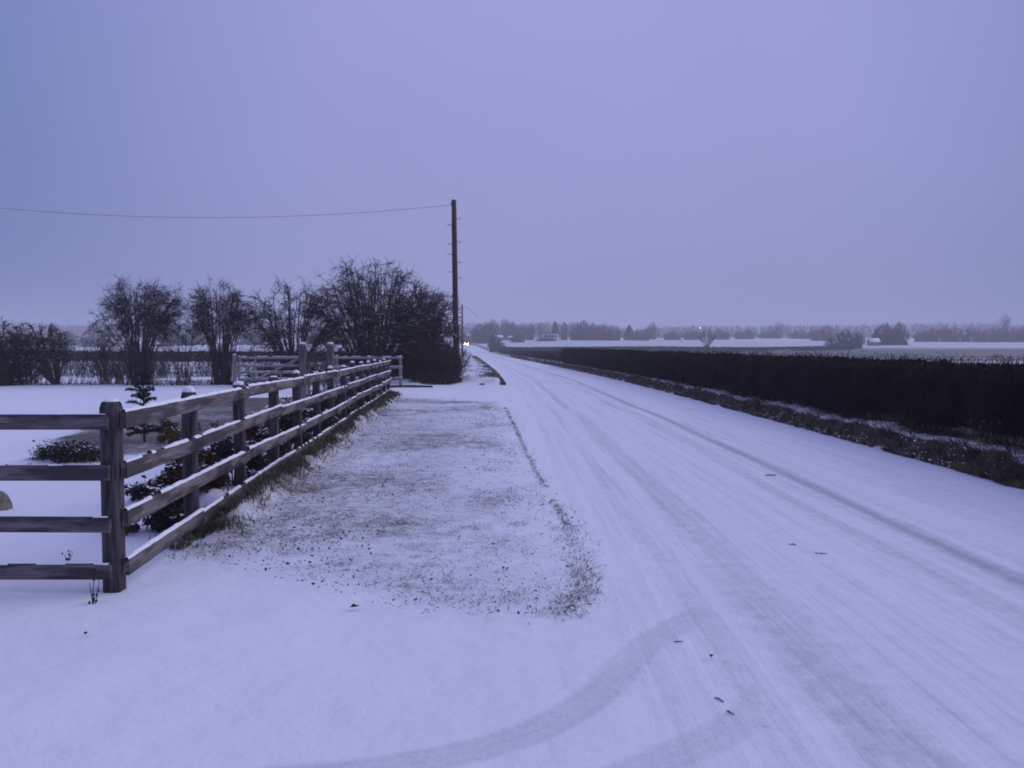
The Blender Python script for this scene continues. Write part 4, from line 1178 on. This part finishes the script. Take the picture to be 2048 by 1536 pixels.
# ------------------------------------------------------------------ far houses
def house(loc, W, D, H, rh, rz, label, wall='white_wall', roof='snow', windows=(), chimney=True, flat=False):
    root = empty('house', (loc[0], loc[1], L_(*loc)), rz, label, 'house')
    m = MB(); m.box((0, 0, H/2-.5), (W, D, H+1))
    if not flat:
        m.add([(-W/2, -D/2, H), (-W/2, D/2, H), (-W/2, 0, H+rh), (W/2, -D/2, H), (W/2, D/2, H), (W/2, 0, H+rh)], np.array([[0, 2, 1], [3, 4, 5]]))
    m.build('wall', M[wall], root)
    rf = MB()
    if flat:
        rf.box((0, 0, H+.2), (W+.6, D+.6, .4))
    else:
        for sgn in (-1, 1):
            e = .35; th = .22
            a = np.array([-W/2-e, sgn*(D/2+e), H - rh*e/(D/2)]); b = np.array([W/2+e, sgn*(D/2+e), H - rh*e/(D/2)]); c = np.array([W/2+e, 0, H+rh]); d = np.array([-W/2-e, 0, H+rh])
            up = np.array([0, 0, th])
            rf.add([a, b, c, d, a+up, b+up, c+up, d+up], np.array([[0, 1, 2, 3], [7, 6, 5, 4], [0, 4, 5, 1], [1, 5, 6, 2], [3, 2, 6, 7], [0, 3, 7, 4]]))
    ro = rf.build('roof', M[roof], root)
    if chimney:
        MB().box((W*.28, 0, H+rh+.5), (.7, .7, 1.6)).build('chimney', M['brick_wall'], ro)
    for (x, z, w, h) in windows:
        f = MB().box((x, -D/2-.03, z), (w+.24, .10, h+.24)).build('window', M['white_wall'], root)
        MB().box((x, -D/2-.10, z), (w, .05, h)).build('pane', M['pane'], f)
    return root
house((19.4, 430.0), 8.2, 7, 3.6, 0, R(-3), 'long white flat roofed house with a row of dark windows beyond the fields', roof='dark_roof', flat=True, chimney=False,
      windows=((-2.4, 2.35, 1.5, 1.0), (-.5, 2.35, 1.5, 1.0), (1.3, 2.35, 1.3, 1.0), (2.9, 2.35, 1.0, 1.0)))
house((-7.0, 452.0), 3.2, 4, 2.0, 1.0, R(14), 'small brick house with a snowy roof among the reddish far trees', wall='brick_wall', windows=((-1.2, 1.6, 1.0, 1.1), (1.2, 1.6, 1.0, 1.1)))
house((-20.8, 430.0), 3.6, 5, 3.0, 1.0, R(-20), 'brick house with snowy roof directly above the car headlights', wall='brick_wall', windows=((-1.0, 1.7, 1.0, 1.1), (1.2, 1.7, 1.0, 1.1)))
house((-.6, 452.0), 2.4, 4, 1.6, .7, R(5), 'low outbuilding with a thin snowy roof left of the white house', wall='brick_wall', chimney=False, windows=((0, 1.2, .9, .8),))
house((146.0, 344.0), 3.6, 3.5, 1.6, 1.2, R(0), 'tiny snow roofed field shed between two round clumps of trees', wall='brick_wall', chimney=False, windows=((0, .9, .6, .6),))

# ------------------------------------------------------------------ car with lit headlights
def emit_mat(name, c, s):
    m, nt, b = new_mat(name)
    b.inputs['Base Color'].default_value = (*c, 1)
    b.inputs['Emission Color'].default_value = (*c, 1); b.inputs['Emission Strength'].default_value = s
    return m
def car():
    y = 350.0; x = float(xc(y)) + .35
    root = empty('oncoming_car', (x, y, L_(x, y)), R(-8), 'oncoming car with bright headlights far down the snowy road', 'car')
    prof = [(-2.1, .35, .55), (-2.05, .30, .80), (-1.1, .30, .95), (-.55, .30, 1.0), (.9, .30, 1.0), (1.9, .30, .98), (2.05, .35, .7)]
    def ring(px, z0, z1, w):
        return [(-w, px, z0+.05), (-w*.96, px, z0), (w*.96, px, z0), (w, px, z0+.05), (w, px, z1-.12), (w*.9, px, z1), (-w*.9, px, z1), (-w, px, z1-.12)]
    m = MB(); m.rings([ring(p, a, b, .82 if abs(p) > 2 else .88) for p, a, b in prof])
    m.build('body', M['car_paint'], root, False)
    c = MB(); c.rings([[(-.80, -1.0, .96), (.80, -1.0, .96), (.80, 1.85, .96), (-.80, 1.85, .96)], [(-.62, -.25, 1.44), (.62, -.25, 1.44), (.62, 1.35, 1.44), (-.62, 1.35, 1.44)]])
    c.build('cabin', M['car_paint'], root)
    g = MB(); g.add([(-.70, -.94, 1.02), (.70, -.94, 1.02), (.58, -.34, 1.40), (-.58, -.34, 1.40)], np.array([[0, 1, 2, 3]])); 
    o = g.build('windscreen', M['pane'], root); o.location = (0, -.012, .012)
    for sx in (-1, 1):
        for sy in (-1.3, 1.35):
            t = MB(); t.rings([[(sx*xx, sy+rr*math.cos(2*math.pi*j/14), .31+rr*math.sin(2*math.pi*j/14)) for j in range(14)] for xx, rr in ((.70, .30), (.72, .32), (.88, .32), (.90, .28))])
            t.build('wheel', M['tyre'], root)
        h = MB(); h.rings([[(sx*.62 + q*.19*math.cos(2*math.pi*j/14), yy, .68 + q*.13*math.sin(2*math.pi*j/14)) for j in range(14)] for q, yy in ((1, -2.05), (1, -2.14), (.6, -2.17))])
        h.build('headlight', emit_headlight, root)
        f = MB(); f.rings([[(sx*.55 + q*.10*math.cos(2*math.pi*j/12), yy, .42 + q*.09*math.sin(2*math.pi*j/12)) for j in range(12)] for q, yy in ((1, -2.0), (1, -2.13), (.6, -2.15))])
        f.build('added_glow_disc', emit_headlight, root)  # extra glowing disc below each headlight, added to enlarge the headlight glare
    MB().box((0, -2.13, .50), (.52, .02, .11)).build('number_plate', M['white_wall'], root)
emit_headlight = emit_mat('headlight_glow', (1.0, .50, .30), 150.0)
car()

def street_lamp(loc, H, label):
    root = empty('street_lamp', (loc[0], loc[1], L_(*loc)), 0, label, 'street lamp')
    m = MB(); m.add(*tubes(np.array([[0, 0, -.3]]), np.array([[0, 0, H]]), np.array([.09]), np.array([.06]), 8)); m.build('column', M['steel'], root)
    m = MB(); m.add(*tubes(np.array([[0, 0, H-.05], [0, -.6, H+.18]]), np.array([[0, -.6, H+.18], [0, -1.2, H+.2]]), np.array([.05, .04]), np.array([.04, .04]), 6)); m.build('arm', M['steel'], root)
    m = MB(); m.box((0, -1.45, H+.22), (.34, .7, .16), .8); m.build('hood', M['steel'], root)
    m = MB(); m.box((0, -1.45, H+.02), (.34, .6, .24)); m.build('lantern', emit_mat('sodium_glow', (1.0, .42, .14), 21.0), root)
street_lamp((113.5, 515.0), 7.4, 'lit orange street lamp far off above the lone field tree')

# ------------------------------------------------------------------ far trees
def far_meshes(seed, H, W, n_main, n_sub, n_twig, rt, **kw):
    tm, cm, _ = bare_tree_meshes(seed, H=H, W=W, n_main=n_main, n_sub=n_sub, n_twig=n_twig, r_main=H*.010, r_twig=rt, **kw)
    return tm.mesh('far_trunk'), cm.mesh('far_crown')
FAR = {
    'round': far_meshes(201, 10, 9.5, 30, 10, 5, .055, zlow=.08, vase=.15, base=2.2, suckers=160),
    'tall': far_meshes(202, 10, 6.2, 26, 10, 5, .055, zlow=.10, vase=.15, base=1.4, suckers=120),
    'broad': far_meshes(203, 10, 14.0, 46, 11, 5, .06, zlow=.05, vase=.12, base=4.5, suckers=260),
    'thin': far_meshes(204, 10, 5.5, 14, 7, 3, .04, zlow=.5, vase=.4, base=.25),
}
FAR['field'] = far_meshes(205, 10, 8.0, 18, 8, 4, .04, zlow=.45, vase=.35, base=.35, suckers=8)
def far_conifer_mesh(seed):
    r = rng_(seed); n = 2600
    z = 10*r.uniform(.05, 1, n); rad = 2.4*(1-(z/10.2)**2.2)*np.sqrt(r.uniform(.05, 1, n)); az = r.uniform(0, 2*np.pi, n)
    P = np.stack([rad*np.cos(az), rad*np.sin(az), z], 1)
    V, F = quads(P, np.stack([np.cos(az), np.sin(az), .5+0*az], 1) + r.normal(0, .5, (n, 3)), r.uniform(.3, .8, n), r, .5)
    m = MB(); m.add(*tubes(np.array([[0, 0, -.3]]), np.array([[0, 0, 9.5]]), np.array([.22]), np.array([.05]), 7))
    return m.mesh('far_trunk'), mesh_np('far_crown', V, F)
FAR['conifer'] = far_conifer_mesh(206)
far_n = 0
def far_tree(kind, x, y, h, w, label, group='far trees along the horizon', rz=0.0):
    """h, w: height and width in metres"""
    global far_n
    tm, cm = FAR[kind]; nat = {'round': 9.5, 'tall': 6.2, 'broad': 14.0, 'thin': 5.5, 'field': 8.0, 'conifer': 4.8}[kind]
    root = empty('far_conifer' if kind == 'conifer' else 'far_tree', (x, y, L_(x, y)-.1), rz, label, 'tree', group, (w/nat, w/nat, h/10))
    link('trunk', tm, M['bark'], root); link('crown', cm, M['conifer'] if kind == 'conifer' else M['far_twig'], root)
    far_n += 1
    return root
def ux(u, y): return (u-1024)/1700*y
# (kind, image column it stands at, distance, height, width, label)
FT = [
    ('round', 958, 455, 10.5, 8.5, 'reddish far tree above the car headlights, left end of the tree line'),
    ('tall', 974, 450, 11.5, 7.0, 'leaning far tree with a tall crown next right of the reddish one'),
    ('tall', 985, 462, 13.0, 7.0, 'tallest far tree left of the snowy roof'),
    ('round', 1010, 470, 13.0, 9.0, 'broad far tree standing behind the snowy roofed brick house'),
    ('round', 1024, 475, 11.5, 8.0, 'far tree between the broad one and the low outbuilding'),
    ('round', 1042, 470, 9.5, 8.0, 'far tree behind the low outbuilding'),
    ('tall', 1060, 465, 9.8, 7.0, 'far tree at the left end of white house'),
    ('thin', 1080, 500, 10.5, 7.0, 'pale thin far tree showing over the white house roof'),
    ('conifer', 1110, 470, 10.4, 5.5, 'pointed dark far conifer right of the white house'),
    ('round', 1128, 465, 10.8, 6.0, 'squat square topped far tree between the conifer and the wide clump'),
    ('broad', 1152, 470, 11.0, 9.0, 'left end tree of the wide far clump right of the white house'),
    ('round', 1168, 476, 12.5, 9.0, 'tallest tree of the wide far clump right of the white house'),
    ('broad', 1190, 470, 10.8, 11.0, 'middle tree of the wide far clump right of the white house'),
    ('round', 1210, 474, 10.3, 9.0, 'fourth tree of the wide far clump right of the white house'),
    ('broad', 1228, 470, 9.6, 9.0, 'right end tree of the wide far clump'),
    ('conifer', 1258, 480, 9.0, 7.0, 'rounded dark far conifer right of the wide clump'),
    ('broad', 1282, 490, 7.4, 12.0, 'low far tree just right of the rounded conifer'),
    ('tall', 1304, 560, 12.5, 8.0, 'pale far tree poking above the hazy band left of the orange lamp'),
    ('broad', 1345, 530, 6.6, 14.0, 'low hazy far tree left of orange lamp'),
    ('broad', 1385, 535, 6.9, 15.0, 'low hazy far tree below orange lamp'),
    ('broad', 1440, 545, 7.4, 15.0, 'low hazy far tree right of the lone field tree'),
    ('broad', 1490, 550, 6.6, 16.0, 'low hazy far tree left of the thin hazy one'),
    ('thin', 1558, 600, 13.0, 8.0, 'thin hazy far tree rising above the low band'),
    ('broad', 1540, 560, 6.0, 17.0, 'low hazy far tree at the foot of the thin hazy one'),
    ('broad', 1600, 560, 6.2, 18.0, 'low hazy far tree left of the round hazy pair'),
    ('round', 1655, 480, 9.6, 12.0, 'round hazy far tree behind the field hedge end'),
    ('round', 1632, 490, 7.4, 10.0, 'lower left neighbour of the round hazy far tree'),
    ('broad', 1842, 440, 6.8, 9.0, 'low far tree just right of the big round clump'),
    ('round', 1866, 445, 8.4, 9.0, 'first tree of the far row at the right'),
    ('tall', 1888, 450, 9.2, 8.0, 'second tree of the far row at the right'),
    ('round', 1908, 448, 9.0, 9.0, 'third tree of the far row at the right'),
    ('tall', 1930, 452, 9.0, 8.0, 'fourth tree of the far row at the right'),
    ('round', 1952, 455, 8.2, 9.0, 'fifth tree of the far row at the right'),
    ('broad', 1976, 450, 8.2, 10.0, 'sixth tree of the far row at the right'),
    ('round', 2002, 452, 8.6, 10.0, 'seventh tree of the far row at the right, below the tall faint tree'),
    ('broad', 2028, 448, 8.4, 10.0, 'eighth tree of the far row, by the right edge'),
    ('round', 2052, 446, 9.0, 10.0, 'last tree of the far row, cut by the right edge'),
    ('thin', 2012, 600, 19.0, 12.0, 'tall faint tree behind the far row near the right edge'),
]
FT += [('round', 948, 396, 7.6, 8.0, 'low reddish far tree just right of the car'), ('tall', 963, 384, 8.6, 7.0, 'reddish far tree nearest the road bend beyond the dark bush'),
       ('round', 978, 402, 9.6, 9.0, 'broad reddish far tree left of the snowy roofs'), ('broad', 1036, 410, 4.6, 9.0, 'low thicket on the field edge below the low outbuilding'),
       ('broad', 1092, 425, 2.4, 12.0, 'low garden hedge in front of the white house')]
rr = random.Random(5)
for k, u, y, h, w, lb in FT:
    far_tree(k, ux(u, y), y, h, w, lb, rz=rr.uniform(0, 6.28))
far_tree('field', ux(1413, 300), 300, 8.4, 6.6, 'lone bare tree on the field hedge below the orange lamp', 'trees along the far field hedge', 1.0)
far_tree('round', ux(1690, 306), 306, 7.6, 8.5, 'round tree at the right end of the field hedge', 'trees along the far field hedge', 2.0)
far_tree('round', ux(1712, 310), 310, 6.8, 7.0, 'smaller tree joined to the right of the round hedge tree', 'trees along the far field hedge', 3.0)
far_tree('broad', ux(1668, 306), 306, 4.6, 8.0, 'low thorn bush at the foot of the round hedge tree', 'trees along the far field hedge', 4.0)
far_tree('broad', ux(1765, 352), 352, 10.2, 9.5, 'left half of the big round tree clump in the right field', 'trees along the far field hedge', .5)
far_tree('broad', ux(1795, 354), 354, 10.4, 10.0, 'right half of the big round tree clump in the right field', 'trees along the far field hedge', 1.5)
far_tree('round', float(xc(262))+4.0, 262, 5.8, 5.2, 'dark bush on the right roadside where the road dips away', 'roadside bushes far down the road', .3)
far_tree('round', float(xc(258))+5.4, 259, 4.0, 5.0, 'lower bush tucked against the dark roadside bush', 'roadside bushes far down the road', 1.9)
far_tree('round', -23.0, 385, 8.0, 7.0, 'far tree left of the car, beside the distant pole', rz=2.2)
# hazy line of trees behind the left trees
for i, (u, y, h, w) in enumerate([(-20, 330, 7.0, 16), (60, 345, 6.0, 15), (130, 350, 6.5, 15), (190, 340, 5.8, 14), (350, 340, 6.0, 16), (400, 350, 5.4, 14), (500, 345, 5.6, 15), (640, 350, 5.8, 16), (700, 350, 6.2, 14)]):
    far_tree('broad', ux(u, y), y, h, w, ['pale far tree cut by the left edge', 'pale far tree above the leaning tree', 'pale far tree over the gap left of the rounded tree', 'pale far tree behind the rounded bare tree',
             'pale far tree in the gap between the two left bare trees', 'pale far tree behind the vase shaped tree', 'pale far tree right of the vase shaped tree', 'pale far tree behind the open bare tree', 'pale far tree behind the tallest bare tree'][i],
             'pale far trees beyond the left field', rz=i*.9)
# unbroken wood on the skyline
def woodland():
    r = rng_(210); n = 5200
    x = r.uniform(-480, 500, n); y = 640 + r.uniform(0, 110, n) + 30*np.sin(x*.01)
    h = 6.5 + 7*hash_noise(x, y*0, 211, .02, 3) + r.normal(0, .8, n)
    P = np.stack([x, y, land(x, y)-.2], 1)
    d = unit(np.stack([r.normal(0, .25, n), r.normal(0, .25, n), np.ones(n)], 1))
    P2 = P + d*h[:, None]
    a0, a1, ra, rb, B = curves(P, (P+P2)/2 + r.normal(0, .5, (n, 3)), P2, np.full(n, .2), np.full(n, .08), 3)
    m = MB(); m.add(*tubes(a0, a1, ra, rb, 3))
    q = n*6; si = np.repeat(np.arange(n), 6); i0 = r.integers(1, 4, q)
    T0 = B[si, i0]; T2 = T0 + unit(r.normal(0, 1, (q, 3)))*r.uniform(.8, 2.6, q)[:, None]
    b0, b1, c0, c1, _ = curves(T0, (T0+T2)/2, T2, np.full(q, .13), np.full(q, .07), 1)
    m.add(*tubes(b0, b1, c0, c1, 3))
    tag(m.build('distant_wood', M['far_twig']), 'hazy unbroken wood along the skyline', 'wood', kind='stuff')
woodland()

# ------------------------------------------------------------------ snowy dusk air
m = MB(); m.box((20, 425, 14.5), (1210, 980, 37))
hm = bpy.data.materials.new('haze_air'); hm.use_nodes = True
hn = hm.node_tree.nodes; hn.clear()
ho = hn.new('ShaderNodeOutputMaterial'); hv = hn.new('ShaderNodeVolumePrincipled')
hv.inputs['Density Attribute'].default_value = ''
hv.inputs['Density'].default_value = 0.00095
hv.inputs['Color'].default_value = (0.96, 0.96, 0.97, 1)
hm.node_tree.links.new(hv.outputs[0], ho.inputs['Volume'])
o = m.build('haze', hm)
tag(o, kind='stuff', label='thin snowy dusk haze over road and fields', cat='haze')
